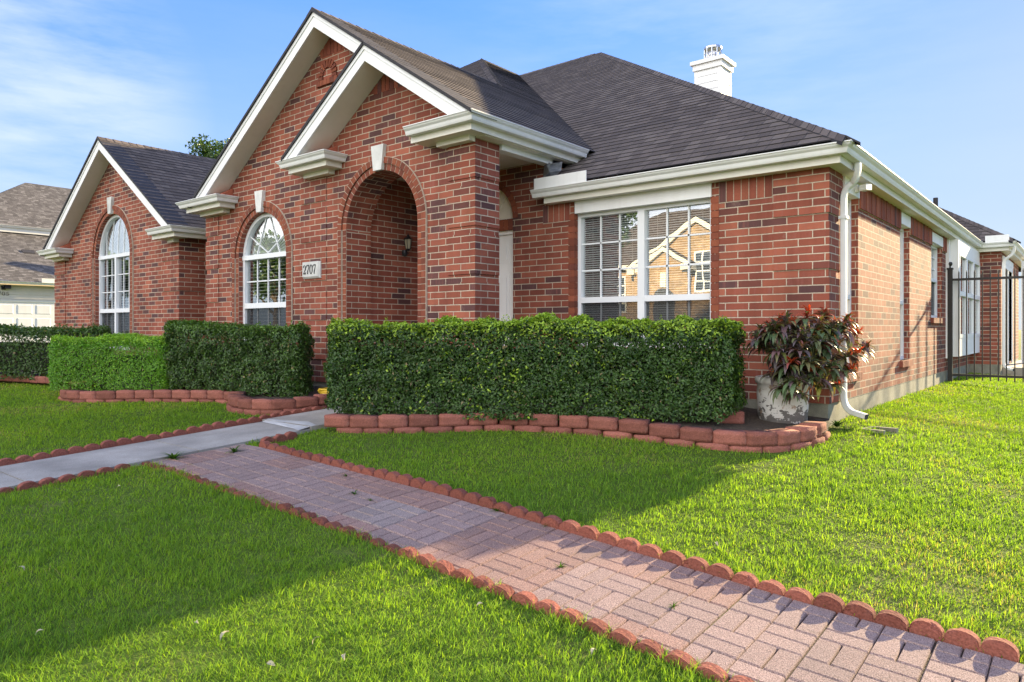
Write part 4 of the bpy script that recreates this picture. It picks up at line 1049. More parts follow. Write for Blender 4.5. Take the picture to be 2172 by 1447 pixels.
# ---- scalloped edging pieces
def scallop_mesh(seed):
    rnd = random.Random(seed)
    L, t, h = .372, .056, .125; mb = MB(); prof = []
    for k in range(3):
        for i in range(10):
            a = math.pi * (1 - (i + .0) / 9); rr = L / 6
            prof.append((-L / 2 + L / 3 * (k + .5) + rr * math.cos(a) * .985, h - .048 + .048 * math.sin(a) ** .8 if 0 < i < 9 else h - .048))
    poly = [(-L / 2, -.0)] + prof + [(L / 2, -.0)]
    bm = bmesh.new(); f = bm.faces.new([bm.verts.new((x, 0, z)) for x, z in reversed(poly)])
    r = bmesh.ops.extrude_face_region(bm, geom=[f]); bmesh.ops.translate(bm, verts=[v for v in r['geom'] if isinstance(v, bmesh.types.BMVert)], vec=(0, t, 0))
    bmesh.ops.bevel(bm, geom=[e for e in bm.edges if abs(e.verts[0].co.y - e.verts[1].co.y) < 1e-5 and e.verts[0].co.z > .02], offset=.0045, segments=2, affect='EDGES')
    bmesh.ops.triangulate(bm, faces=[f for f in bm.faces if len(f.verts) > 4])
    bmesh.ops.subdivide_edges(bm, edges=[e for e in bm.edges if e.calc_length() > .03], cuts=2)
    chips = [Vector((rnd.uniform(-.18, .18), rnd.choice((0, .056)), rnd.uniform(.085, .125))) for _ in range(3)]
    for v in bm.verts:
        v.co += Vector((0, rnd.uniform(-.0012, .0012), rnd.uniform(-.0012, .0008)))
        for q in chips:
            d_ = (v.co - q).length
            if d_ < .022: v.co += (Vector((0, .028, .08)) - Vector((0, v.co.y, v.co.z))) * .35 * (1 - d_ / .022)
    bmesh.ops.recalc_face_normals(bm, faces=bm.faces); me = bpy.data.meshes.new('edging_piece'); bm.to_mesh(me); bm.free(); me.materials.append(SCAL); return me
SMES = [scallop_mesh(i) for i in range(5)]
def edging(x, y, ang, top, label, group, tilt=.07):
    o = bpy.data.objects.new('edging_piece', SMES[random.randrange(5)]); C.objects.link(o)
    slope = zx(x + .1) - zx(x - .1) if abs(math.cos(ang)) > .5 else .054 * .2 * math.sin(ang)
    o.location = (x, y, gzf(x, y) + top - .125 + random.uniform(-.009, .007))
    o.rotation_euler = (random.uniform(-tilt, tilt), -math.atan(slope / .2) + random.uniform(-.022, .022), ang + random.uniform(-.022, .022)); tag(o, label, 'edging', group)
for k in range(16):
    edging(-5.31 + .377 * k, 3.287 + random.uniform(-.006, .006), 0, .054 if k < 14 else .012, 'scalloped edging on the house side of the brick path, %s piece from the walk' % ORD[k + 1], 'edging on the house side of the path')
for k in range(17):
    edging(-5.62 + .377 * k, 2.455 + random.uniform(-.006, .006), 0, .010 + .020 * min(1, k / 8) + random.uniform(-.008, .008), 'sunken edging on the street side of the path, %s piece from the walk' % ORD[k + 1], 'edging on the street side of the path', .06)
for k in range(11):
    edging(-6.61, .78 + .377 * k, math.pi / 2, .078, 'scalloped edging left of the concrete walk, %s piece from the porch end' % ORD[11 - k], 'edging on the left of the walk')
for k in range(5):
    edging(-5.685, .66 + .377 * k, math.pi / 2, .030, 'buried scalloped edging on the right of the walk, %s piece out from the path' % ORD[5 - k], 'edging on the right of the walk')
edging(-5.56, 3.55, math.pi / 2 + .1, .05, 'short scalloped edging piece at the corner where path meets walk', 'edging at the path corner')

# ================================================================== PLANTS
def wave(x, y, s): return np.sin(x * s + 1.7 * np.sin(y * s * .83 + .4)) * np.sin(y * s * 1.13 + 1.3 * np.sin(x * s * .71))
def leaf_cloud(name, P, N, size, col, mat_, parent, wid=.5, spread=.9, up=.3):
    """one folded kite leaf per point: P points, N facing, size lengths, col colours"""
    n = len(P); D = RNG.normal(size=(n, 3)); 
    Nn = N + RNG.normal(size=(n, 3)) * spread * .6; Nn[:, 2] += up; Nn /= np.linalg.norm(Nn, axis=1)[:, None]
    A = np.cross(D, Nn); A /= np.linalg.norm(A, axis=1)[:, None] + 1e-9; B = np.cross(Nn, A)
    s = size[:, None]; fold = .16 * s
    V = np.stack([P - A * s * .5, P + B * s * wid * .5 + Nn * fold - A * s * .05, P + A * s * .5 - Nn * fold * .5, P - B * s * wid * .5 + Nn * fold - A * s * .05], 1).reshape(-1, 3)
    i = np.arange(n)[:, None] * 4; F = np.concatenate([i + [0, 1, 2], i + [0, 2, 3]], 0)
    return np_mesh(name, V, F, mat_, np.repeat(col, 4, 0), parent)
def hedge(label, q, zt, n, size, dark, mid, new, newz=.12, stems=True, rough=.045, seed=1, gap=0.0):
    """q: plan corners front-left, front-right, back-right, back-left"""
    q = [Vector((p[0], p[1])) for p in q]; ctr = sum(q, Vector((0, 0))) / 4
    zb0 = gzf(ctr.x, ctr.y) + .06
    root = thing('hedge', label, 'hedge', (ctr.x, ctr.y, zb0))
    sides = [(q[0], q[1], 1.0), (q[1], q[2], 1.0), (q[3], q[0], 1.0), (q[2], q[3], .25)]
    areas = [(b - a).length * (zt - zb0) * wgt for a, b, wgt in sides]; top = (q[1] - q[0]).length * (q[2] - q[1]).length
    tot = sum(areas) + top; Ps, Ns = [], []
    for (a, b, _), ar in list(zip(sides, areas)):
        m = int(n * ar / tot); t = RNG.random(m); z = zb0 + .02 + (zt - zb0 - .02) * RNG.random(m) ** .9
        d = (b - a).normalized(); nn = np.array([d.y, -d.x, 0])
        P = np.c_[a.x + (b.x - a.x) * t, a.y + (b.y - a.y) * t, z]
        Ps.append(P); Ns.append(np.tile(nn, (m, 1)))
    m = int(n * top / tot); s, t = RNG.random(m), RNG.random(m)
    fr = np.outer(1 - s, q[0]) + np.outer(s, q[1]); bk = np.outer(1 - s, q[3]) + np.outer(s, q[2]); xy = fr * (1 - t)[:, None] + bk * t[:, None]
    Ps.append(np.c_[xy, np.full(m, zt)]); Ns.append(np.tile([0, 0, 1.], (m, 1)))
    P, N = np.concatenate(Ps), np.concatenate(Ns)
    u = P[:, 0] * 1.0 + P[:, 1] * .6
    lump = rough * (wave(u, P[:, 2] * 1.4, 7.0) + .6 * wave(u + 3, P[:, 2], 17.0))
    deep = -RNG.random(len(P)) ** 1.6 * .13 + np.abs(RNG.normal(size=len(P))) * .012
    # rounded shoulders
    hi = np.clip((P[:, 2] - (zt - .12)) / .12, 0, 1) * (N[:, 2] < .5)
    C2 = np.array([ctr.x, ctr.y]); inward = C2 - P[:, :2]; inward /= np.linalg.norm(inward, axis=1)[:, None]
    P = P + N * (lump + deep)[:, None]; P[:, :2] += inward * (hi ** 2 * .06)[:, None]
    P[:, 2] += .028 * wave(u * 1.0, P[:, 1] * .8, 2.3) * np.clip((P[:, 2] - zb0) / (zt - zb0), 0, 1)
    keep = np.ones(len(P), bool)
    if gap:                                       # thin, open foot
        low = (P[:, 2] - zb0) / .28; keep = ~((low < 1) & (N[:, 2] < .5) & (wave(u, P[:, 2] * 0, 2.3) + low * 1.3 < gap))
    P, N = P[keep], N[keep]; deep = deep[keep]; m = len(P); k = RNG.random(m)[:, None]
    col = np.array(dark) * (1 - k) + np.array(mid) * k; col = col * RNG.uniform(.75, 1.25, (m, 1))
    pn = np.clip((P[:, 2] - (zt - newz)) / newz, 0, 1) * .9 + .07 * (wave(P[:, 0] * 1.0 + P[:, 1], P[:, 2], 9.0) > .25) + .12 * np.clip(wave(P[:, 0], P[:, 2], 3.0), 0, 1)
    isn = (RNG.random(m) < pn) & (deep > -.05); col[isn] = np.array(new) * RNG.uniform(.7, 1.25, (isn.sum(), 1))
    dry = RNG.random(m) < .012; col[dry] = np.array([.25, .2, .09])
    LS = size * RNG.uniform(.65, 1.25, m)
    # sprigs of new growth standing out of the clipped top
    ns = int(top * 32 + 8); s, t = RNG.random(ns), RNG.random(ns)
    fr = np.outer(1 - s, q[0]) + np.outer(s, q[1]); bk = np.outer(1 - s, q[3]) + np.outer(s, q[2]); xy = fr * (1 - t * .9)[:, None] + bk * (t * .9)[:, None]
    SP, SC = [], []
    for (x, y) in xy:
        if RNG.random() > .35 + .5 * wave(x * 1.0, y, 4.0): continue
        h = RNG.uniform(.03, .11); lean = RNG.normal(size=2) * .25
        for i in range(9):
            f = i / 8; SP.append((x + lean[0] * h * f + RNG.normal() * .008, y + lean[1] * h * f + RNG.normal() * .008, zt - .02 + h * f)); SC.append(np.array(new) * RNG.uniform(.8, 1.2))
    if SP:
        SP, SC = np.array(SP), np.array(SC); nn = RNG.normal(size=SP.shape); nn[:, 2] *= .4
        P, N, LS, col = np.r_[P, SP], np.r_[N, nn], np.r_[LS, size * .85 * np.ones(len(SP))], np.r_[col, SC]
    leaf_cloud('foliage', P, N, LS, col, LEAF, root)
    mb = MB()                                     # woody inside
    L = (q[1] - q[0]).length; k = int(L / .34)
    for i in range(k):
        f = (i + .5) / k; p = q[0].lerp(q[1], f).lerp(q[3].lerp(q[2], f), .5)
        for b in range(5):
            a = random.uniform(0, 6.28); e = Vector((p.x + .22 * math.cos(a), p.y + .22 * math.sin(a), zt - random.uniform(.12, .4)))
            mb.tube([(p.x, p.y, zb0 - .08), (p.x + .07 * math.cos(a), p.y + .07 * math.sin(a), (zb0 + e.z) / 2 - .1), e], [.016, .011, .004], 5)
    for i in range(int(L * 9)):
        f = random.random(); p = q[0].lerp(q[1], f); z = random.uniform(zb0 + .05, zt - .12); e = (q[1] - q[0]).normalized(); nn = Vector((e.y, -e.x)); t = random.uniform(-.12, .12)
        a = p - nn * .10; b = p + nn * random.uniform(-.01, .03) + e * t
        mb.tube([(a.x, a.y, z), ((a.x + b.x) / 2, (a.y + b.y) / 2, z + random.uniform(.02, .1)), (b.x, b.y, z + random.uniform(.04, .2))], [.006, .004, .002], 4)
    mb.build('stems', BARK, root)
    du, dv = ((q[1] + q[2]) - (q[0] + q[3])).normalized(), ((q[2] + q[3]) - (q[0] + q[1])).normalized()
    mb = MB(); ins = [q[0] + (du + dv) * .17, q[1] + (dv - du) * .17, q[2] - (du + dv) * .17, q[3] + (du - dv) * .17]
    mb.hexa([(p.x, p.y, zb0 + .16) for p in ins] + [(p.x, p.y, zt - .25) for p in ins]); mb.build('light_block_core', plain_mat('light_block_core', (.018, .022, .010), .95, .5, 30), root)  # solid dark box added inside the leaves to block light
    return root
def quad(*a): return [at(px, d) for px, d in a]
DG, MG, NG = (.030, .070, .016), (.075, .15, .024), (.30, .44, .04)
hedge('long dark green clipped hedge under the wide front window', quad((700, 6.80), (1553, 6.42), (1578, 7.02), (704, 7.42)), .055, 78000, .036, DG, MG, NG, .17, gap=.12)
hedge('tall dark hedge between the arched window and the porch walk', quad((350, 9.55), (638, 8.62), (660, 9.35), (372, 10.5)), .02, 38000, .040, DG, MG, (.10, .19, .03), .10)
hedge('low bright yellow-green boxwood hedge curving in front of the left gable', quad((106, 10.0), (352, 9.50), (360, 10.4), (118, 11.0)), -.135, 48000, .027, (.10, .26, .016), (.17, .38, .022), (.29, .50, .035), .10, rough=.02)
hedge('dark hedge at the far left edge, behind the bright boxwood', quad((-140, 12.7), (222, 11.75), (236, 12.7), (-130, 13.8)), .0, 20000, .05, DG, MG, (.08, .16, .03), .08)

# potted plant
PX, PY = -2.325, 6.95; pz = gzf(PX, PY) + .03
mb = MB(); mb.lathe((0, 0, 0), [(.20, 0), (.222, .02), (.232, .16), (.238, .30), (.232, .385), (.248, .39), (.255, .42), (.25, .45), (.225, .455), (.215, .41), (.0, .40)], 36)
pot = mb.build('plant_pot', pot_mat('peeling_pot'), smooth=True); pot.location = (PX, PY, pz)
tag(pot, 'round stone pot with peeling white paint holding the purple plant', 'plant pot')
pl = thing('potted_plant', 'bushy plant with drooping purple-green leaves and red tips in the peeling pot', 'plant', (PX, PY, pz + .41))
heads = [(1632, 700, 6.5, 1), (1665, 690, 6.9, .6), (1712, 668, 6.6, .9), (1745, 672, 6.9, .8), (1790, 690, 6.6, 1), (1812, 712, 6.9, .9), (1652, 745, 6.3, .1), (1700, 715, 6.3, .15), (1740, 725, 6.25, .1),
         (1770, 735, 6.35, .3), (1812, 752, 6.5, .9), (1800, 785, 6.4, .8), (1765, 778, 6.2, .05), (1715, 770, 6.15, .05), (1670, 785, 6.4, .3), (1640, 800, 6.6, .5), (1690, 815, 6.2, .1), (1735, 810, 6.2, .1),
         (1772, 822, 6.35, .6), (1650, 770, 6.8, .7), (1720, 740, 7.0, .4), (1610, 725, 6.7, .7), (1685, 700, 6.5, .3), (1760, 700, 6.4, .3), (1700, 845, 6.3, .1), (1665, 830, 6.3, .2), (1735, 690, 6.4, .3), (1690, 750, 6.6, .2), (1750, 750, 6.6, .3), (1715, 790, 6.5, .2)]
rp = random.Random(5)
for _ in range(20):
    a, e = rp.uniform(0, 6.28), rp.uniform(-.5, 1.0); heads.append((1714 + 118 * math.cos(a) * math.cos(e), 752 - 96 * math.sin(e), 6.65 + .42 * math.sin(a) * math.cos(e), rp.choice((.1, .3, .5, .8))))
heads = [(1716 + (a - 1712) * 1.08, 742 + (b - 746) * 1.06, c, d) for a, b, c, d in heads]
V, F, CC = [], [], []; stem = MB()
for (hx, hy, hd, red) in heads:
    p = at(hx, hd); p.z = (697 - hy) / FPX * hd
    base = Vector((PX, PY, pz + .42)); stem.tube([base + Vector((random.uniform(-.08, .08), random.uniform(-.08, .08), -.05)), base.lerp(p, .5) + Vector((0, 0, .06)), p], [.010, .007, .004], 5)
    nl = 36
    for k in range(nl):
        az = random.uniform(0, 6.28); age = k / nl; el = R(75 - 70 * age + random.uniform(-12, 12)); ln = (.09 + .13 * age) * random.uniform(.8, 1.2); wd = (.009 + .018 * age) * random.uniform(.8, 1.2)
        droop = R(75 + 45 * age); q = Vector(p) - (p - base).normalized() * (.17 * age * random.uniform(.6, 1.1)); b = len(V); side = Vector((-math.sin(az), math.cos(az), 0))
        rd = max(0., red * 1.15 - age * 1.25) + random.uniform(-.1, .1)
        old = np.array([.115, .095, .105]) if random.random() < .45 else np.array([.095, .15, .07])
        c = old * (1 - min(1, max(0, rd * 1.4))) + np.array([.46, .075, .03]) * min(1, max(0, rd * 1.4)); c = c * random.uniform(.8, 1.25)
        if random.random() < .05: c = np.array([.12, .13, .03])
        for i in range(6):
            t = i / 5; w_ = wd * math.sin(math.pi * (.08 + .92 * t) ** .8) if i < 5 else .0008
            cup = Vector((0, 0, w_ * .25))
            V += [q + side * w_ + cup, q, q - side * w_ + cup]; CC += [c, c * 1.1, c]
            e = el - droop * t; q = q + Vector((math.cos(az) * math.cos(e), math.sin(az) * math.cos(e), math.sin(e))) * ln / 5
        for i in range(5):
            o3 = b + i * 3
            F += [(o3, o3 + 1, o3 + 4, o3 + 3), (o3 + 1, o3 + 2, o3 + 5, o3 + 4)]
np_mesh('foliage', np.array([tuple(v) for v in V]), np.array(F), leaf_mat('purple_leaf', .42, .30, (1.5, 1.0, .5), .35), np.array(CC), pl); stem.build('stems', BARK, pl)

# trees
def tree(name, label, x, y, h, cr, n, size, colA, colB, group=None, zc=None, trunk=.16):
    z0 = gzf(x, y) - .05; root = thing(name, label, 'tree', (x, y, z0), group); zc = zc or (z0 + h - cr * .9)
    mb = MB(); top = Vector((x, y, zc + cr * .3))
    mb.tube([(x, y, z0), (x + .05, y + .04, z0 + (zc - z0) * .5), top], [trunk, trunk * .75, trunk * .25], 9)
    blobs = []
    for k in range(13):
        a, e = random.uniform(0, 6.28), random.uniform(-.5, 1.1); rr = cr * random.uniform(.45, .95)
        c = Vector((x + rr * math.cos(a) * math.cos(e), y + rr * math.sin(a) * math.cos(e), zc + rr * math.sin(e) * .9)); blobs.append((c, cr * random.uniform(.28, .5)))
        st = Vector((x, y, zc - cr * random.uniform(.2, .8))); mb.tube([st, st.lerp(c, .5) + Vector((0, 0, .15)), c], [trunk * .4, trunk * .25, trunk * .08], 6)
    mb.build('trunk', BARK, root); P = []
    for c, r in blobs:
        d = RNG.normal(size=(n // 13, 3)); d /= np.linalg.norm(d, axis=1)[:, None]; P.append(np.array(c) + d * r * (RNG.random((len(d), 1)) ** .45) * [1, 1, .8])
    P = np.concatenate(P); P = P[wave(P[:, 0] * 1.0 + P[:, 2] * .7, P[:, 1], 3.1 / cr * 2) > -.55]; k = RNG.random((len(P), 1))
    leaf_cloud('crown', P, RNG.normal(size=P.shape), size * RNG.uniform(.7, 1.3, len(P)), (np.array(colA) * (1 - k) + np.array(colB) * k) * RNG.uniform(.8, 1.2, (len(P), 1)), LEAF, root, .6)
    return root
p = at(476, 33); tree('leafy_tree', 'green leafy tree peeking above the roof valley behind the house', p.x, p.y, 8.6, 1.7, 6000, .15, (.03, .065, .014), (.09, .15, .03), zc=7.2)
TG = 'trees across the street'
tree('street_tree', 'young tree across the street, mirrored in the wide front window', -14.2, -8.3, 6.0, 1.7, 3600, .14, (.03, .07, .015), (.07, .13, .03), TG, zc=3.6, trunk=.09)
tree('street_tree', 'broad tree across the street, mirrored in the arched window by the porch', -31, -7.5, 6.2, 2.5, 5000, .22, (.03, .07, .015), (.08, .14, .03), TG)
tree('street_tree', 'broad tree furthest down the street, mirrored in the left gable window', -52, -8.0, 6.8, 3.0, 5000, .26, (.03, .07, .015), (.08, .14, .03), TG)

# ---- lawn grass: individual bent blades, denser near the viewer
def in_beds(x, y):
    r = np.zeros(len(x), bool)
    r |= (x > WX0 - .0) & (x < WX1 + .0) & (y < 6)
    r |= (x > WX1 - .01) & (y > 2.50) & (y < 3.30)
    r |= (x < -1.99) & (x > -18.3) & (y > YF) | (x < -1.4) & (y > 17.4) & (x > -18) | (x > -1.5) & (x < 1.5) & (y > 17.7) & (y < 22)
    xr, yr = np.array(BED_R).T
    r |= (x > -5.66) & (x < -1.9) & (y > np.interp(x, xr[:11], yr[:11]) + .03) & (y < 7.4)
    for B in (BED_L, BED_J, BED_F):
        xb, yb = np.array(B).T; r |= (x > xb.min()) & (x < xb.max()) & (y > np.interp(x, xb, yb) + .03) & (y < 7.4)
    return r
dd = np.linspace(1.45, 27, 600); pdf = 19500 * (1.9 / dd) ** 1.38 * dd; cdf = np.cumsum(pdf); NBL = int(np.sum(pdf) * (dd[1] - dd[0]) * 3500 / FPX); cdf /= cdf[-1]
gd = np.interp(RNG.random(NBL), cdf, dd); gp = RNG.uniform(-500, 3000, NBL); rr = (gp - 1086) / FPX * gd
gx, gy = C_ * rr - S_ * gd, S_ * rr + C_ * gd
k = ~in_beds(gx, gy); gx, gy, gd = gx[k], gy[k], gd[k]
dry = wave(gx + 5, gy, 2.1) * .5 + wave(gx, gy + 2, 5.3) * .35 + RNG.normal(size=len(gx)) * .25
k = RNG.random(len(gx)) > np.clip((dry - .62) * .9, 0, .75); gx, gy, gd, dry = gx[k], gy[k], gd[k], dry[k]; n = len(gx)
hgt = (.025 + .011 * wave(gx, gy, 13.0) + .008 * wave(gx, gy, 31.0) + RNG.normal(size=n) * .008).clip(.012, .065) * np.clip(1.1 - dry * .25, .6, 1.3)
edge = np.minimum(np.abs(gy - 2.44), np.abs(gy - 3.36)); hgt *= np.where((edge < .12) & (gx > -5.8), 1.25, 1.0)
wid = .0013 * (np.maximum(gd, 1.9) / 2) ** .72 * RNG.uniform(.7, 1.3, n)
az = RNG.random(n) * 6.283; bend = RNG.uniform(.25, 1.25, n); ca, sa = np.cos(az), np.sin(az); gzv = gz(gx, gy) - .016
sx, sy = -sa * wid, ca * wid
V = np.empty((n, 5, 3))
for i, (t, wq) in enumerate(((0, 1), (0, -1), (.55, .8), (.55, -.8), (1, 0))):
    off = hgt * bend * t ** 1.6
    V[:, i] = np.c_[gx + ca * off + sx * wq, gy + sa * off + sy * wq, gzv + hgt * t * (1 - .18 * bend * t)]
b = np.arange(n)[:, None] * 5; F = np.concatenate([b + [0, 1, 3], b + [0, 3, 2], b + [2, 3, 4]], 0)
u = RNG.random(n); pal = np.array([[.125, .235, .034], [.185, .32, .038], [.25, .385, .038], [.29, .39, .045], [.32, .29, .12]])
pt = np.clip(.36 * wave(gx, gy, 1.3) + .42 * dry + .35, 0, 1.25); kk = np.clip(u * .85 + pt * .8 - .25, 0, .9995)
ci = np.searchsorted([.20, .54, .90, .992], kk); col = pal[ci] * RNG.uniform(.75, 1.25, (n, 1))
setting(np_mesh('grass', V.reshape(-1, 3), F, GRS, np.repeat(col, 5, 0)), 'stuff')

# weeds in the path joints and by the blocks; fallen leaves
def weed(px, py, s, label, nb=16):
    p = gpt(px, py); V, F, CC = [], [], []
    for k in range(nb):
        az = random.uniform(0, 6.28); ln = s * random.uniform(.6, 1.2); w_ = ln * .09; el = random.uniform(.25, 1.0); q = Vector(); b = len(V); sd = Vector((-math.sin(az), math.cos(az), 0)); c = np.array([.06, .13, .02]) * random.uniform(.7, 1.3)
        for i in range(4):
            t = i / 3; w2 = w_ * (1 - t) + .0005; V += [q + sd * w2, q - sd * w2]; CC += [c, c]; e = el - t * 1.0; q = q + Vector((math.cos(az) * math.cos(e), math.sin(az) * math.cos(e), math.sin(e))) * ln / 3
        F += [(b + 2 * i, b + 2 * i + 1, b + 2 * i + 3, b + 2 * i + 2) for i in range(3)]
    o = np_mesh('weed', np.array([tuple(v) for v in V]), np.array(F), GRS, np.array(CC)); o.location = p; tag(o, label, 'weed', 'weeds in the joints')
weed(497, 960, .10, 'green weed tuft in the path joint next to the concrete walk', 26)
weed(752, 1049, .055, 'small weed in the middle of the brick path, upper half'); weed(785, 1063, .04, 'tiny weed in the path joint just below the middle weed', 10)
weed(735, 1011, .05, 'thin weed lying along a joint near the house side edging', 10); weed(1188, 1205, .045, 'weed tuft in the path joint in front of the sunlit pavers'); weed(1428, 1288, .035, 'flat weed in the long joint of the lower path', 12)
weed(1055, 1085, .06, 'weed at the foot of the house side edging, halfway along the path', 18); weed(1775, 905, .13, 'leafy weed growing beside the downspout splash block', 30)
weed(1500, 940, .09, 'low weed at the foot of the right bed blocks', 22); weed(1165, 1115, .06, 'weed under the edging where the sunlight begins', 14); weed(368, 974, .12, 'tall grass tuft at the corner of walk and path', 30)
def fleaf(px, py, s, a, label):
    mb = MB(); pts = [Vector((s * (t - .5), 0, .012 * math.sin(t * 3))) for t in (0, .25, .5, .75, 1)]; wv = [0, .32, .42, .3, 0]
    for i in range(4):
        for sg in (1, -1):
            q = [pts[i], pts[i + 1], pts[i + 1] + Vector((0, sg * s * wv[i + 1] * .5, s * .10)), pts[i] + Vector((0, sg * s * wv[i] * .5, s * .10))]
            mb.face(q)
    o = mb.build('fallen_leaf', FLM); p = gpt(px, py); o.location = (p.x, p.y, p.z + .042); o.rotation_euler = (random.uniform(-.6, .6), random.uniform(-.6, .6), a); tag(o, label, 'leaf', 'pale fallen leaves on the lawn')
FLM = plain_mat('dry_leaf', (.40, .36, .22), .7, .2)
for px, py, s, a, l in ((85, 1366, .045, 1.1, 'pale leaf on the front lawn, nearest the left picture edge'), (477, 1373, .075, 1.9, 'long pale leaf standing in the sunlit lawn left of the centre'), (671, 1383, .05, 1.3, 'pale upright leaf in the sunny lawn near the path'),
                        (575, 1436, .06, .3, 'broad pale leaf at the bottom edge of the lawn'), (732, 1420, .06, 2.4, 'thin straw coloured leaf low on the lawn'), (1018, 1305, .045, .8, 'small pale leaf just left of the path edging'), (1260, 1408, .06, 1.7, 'pale leaf on the strip of lawn below the path'),
                        (45, 1226, .05, .5, 'tan leaf on the shaded lawn near the left edge'), (404, 1000, .05, .9, 'pale leaf on shaded lawn near the end of the path'), (1522, 1172, .05, 2.2, 'pale leaf on the sunny lawn above the edging'), (253, 1047, .05, .2, 'pale leaf on the shaded lawn below the concrete walk'), (420, 1345, .05, 2.8, 'curled tan leaf in the sunny front lawn')):
    fleaf(px, py, s * .7, a, l)

# ================================================================== OTHER THINGS
# iron fence
fx0, fy = -1.93, 14.33; fz = gzf(fx0, fy)
fen = thing('iron_fence', 'black iron picket fence with ball topped post closing off the side yard', 'fence', (fx0, fy, fz))
mb = MB(); mb.box(fx0 - .035, fx0 + .035, fy - .035, fy + .035, fz - .1, 1.02); mb.box(fx0 - .045, fx0 + .045, fy - .045, fy + .045, 1.02, 1.05); post = mb.build('post', IRON, fen)
mb = MB(); mb.lathe((fx0, fy, 1.05), [(.012, 0), (.012, .03), (.03, .045), (.038, .07), (.03, .098), (.0, .108)], 12); mb.build('finial', IRON, post)
for z in (.845, -.80): mb = MB(); mb.box(fx0 + .035, fx0 + 4.6, fy - .016, fy + .016, z - .02, z + .02); mb.build('rail', IRON, fen)
for k in range(39):
    x = fx0 + .13 + k * .1126; mb = MB(); mb.box(x - .009, x + .009, fy - .009, fy + .009, fz + .03, .96); mb.hexa([(x - .009, fy - .009, .96), (x + .009, fy - .009, .96), (x + .009, fy + .009, .96), (x - .009, fy + .009, .96)] + [(x - .001, fy - .001, 1.0), (x + .001, fy - .001, 1.0), (x + .001, fy + .001, 1.0), (x - .001, fy + .001, 1.0)]); mb.build('picket', IRON, fen)
# splash block
p = Vector((-1.62, 7.45, gzf(-1.62, 7.45))); mb = MB()
mb.box(-.10, .17, -.10, .10, -.08, -.03); mb.box(-.10, .17, -.10, -.07, -.03, .012); mb.box(-.10, .17, .07, .10, -.03, .012); mb.box(-.10, -.07, -.07, .07, -.03, .012)
o = mb.build('splash_block', FND); o.location = p; o.rotation_euler = (.06, -.05, -.45); tag(o, 'grey concrete splash block in the grass under the downspout outlet', 'splash block')
# door mat, hose, bag
mb = MB(); q = [(-6.56, 4.92), (-5.83, 4.80), (-5.80, 5.30), (-6.53, 5.42)]
mb.hexa([(x, y, gzf(x, y) + .047) for x, y in q] + [(x, y, gzf(x, y) + .06) for x, y in q]); o = mb.build('door_mat', plain_mat('mat_rubber', (.03, .035, .045), .8, .3, 40, .01)); tag(o, 'dark rectangular mat lying on the walk before the porch', 'mat')
hz = gzf(-7, 5.2) + .10; hp = []
for k in range(70):
    a = k * .36; rr_ = .16 + .012 * math.sin(k * 1.7); hp.append((-7.02 + (rr_ * 1.55) * math.cos(a) * (1 + .06 * math.sin(k)), 5.22 + rr_ * .9 * math.sin(a), hz + .006 + k * .0012))
hp += [(-6.80, 5.35, hz + .10), (-6.72, 5.50, hz + .2), (-6.70, 5.62, hz + .32), (-6.66, 5.75, hz + .40)]
mb = MB(); mb.tube(hp, .012, 7); o = mb.build('garden_hose', plain_mat('yellow_hose', (.55, .36, .02), .45), smooth=True); tag(o, 'yellow garden hose coiled beside the walk by the porch pillar', 'hose')
bg_ = Vector((-6.74, 5.72, gzf(-6.74, 5.7) + .05)); bag = thing('paper_bag', 'white bag with blue bands standing by the porch wall behind the hose', 'bag', bg_)
mb = MB(); mb.hexa([(bg_.x + a, bg_.y + b, bg_.z) for a, b in ((-.12, -.06), (.12, -.06), (.12, .06), (-.12, .06))] + [(bg_.x + a, bg_.y + b, bg_.z + .34) for a, b in ((-.11, -.02), (.11, -.02), (.11, .02), (-.11, .02))]); mb.build('bag_body', VIN, bag)
mb = MB()
for z0, z1 in ((.03, .10), (.25, .31)):
    f0, f1 = -.0635 + .04 * z0 / .34 * 1.0, -.0635 + .04 * z1 / .34
    mb.face([(bg_.x - .115, bg_.y + f0, bg_.z + z0), (bg_.x + .115, bg_.y + f0, bg_.z + z0), (bg_.x + .112, bg_.y + f1, bg_.z + z1), (bg_.x - .112, bg_.y + f1, bg_.z + z1)])
mb.build('printed_band', plain_mat('blue_print', (.02, .10, .45), .5), bag)

# neighbour to the left: garage front facing our side
NSH = shingle_mat('weathered_shingle', (.115, .105, .10), .32, (.2, .19, .18)); NW = paint_mat('neighbour_siding', (.66, .60, .50)); NG_ = paint_mat('garage_white', (.72, .72, .72))
ng = thing('neighbour_house', 'pale neighbouring house with white panelled garage door and weathered brown shingles', 'house', (-37, 9, -1.1))
mb = MB(); NX = -33.0
mb.box(-44, NX, 1.5, 19, -1.3, 1.70); mb.box(-44, -36.7, 3, 30, 1.7, 4.3)
k = 0
while 1.16 + k * .19 < 1.7: z = 1.16 + k * .19; mb.hexa([(NX, 1.5, z), (NX + .016, 1.5, z), (NX + .016, 19, z), (NX, 19, z), (NX, 1.5, z + .185), (NX + .002, 1.5, z + .185), (NX + .002, 19, z + .185), (NX, 19, z + .185)]); k += 1
mb.build('wall', NW, ng)
mb = MB(); mb.box(NX, NX + .03, 4.6, 10.6, -1.1, 1.05)
for r_ in range(4):
    for c_ in range(9):
        y0, z0 = 4.72 + c_ * .648, -1.02 + r_ * .53
        mb.hexa([(NX + .03, y0, z0), (NX + .03, y0 + .52, z0), (NX + .03, y0 + .52, z0 + .38), (NX + .03, y0, z0 + .38), (NX + .042, y0 + .03, z0 + .03), (NX + .042, y0 + .49, z0 + .03), (NX + .042, y0 + .49, z0 + .35), (NX + .042, y0 + .03, z0 + .35)])
mb.build('garage_door', NG_, ng)
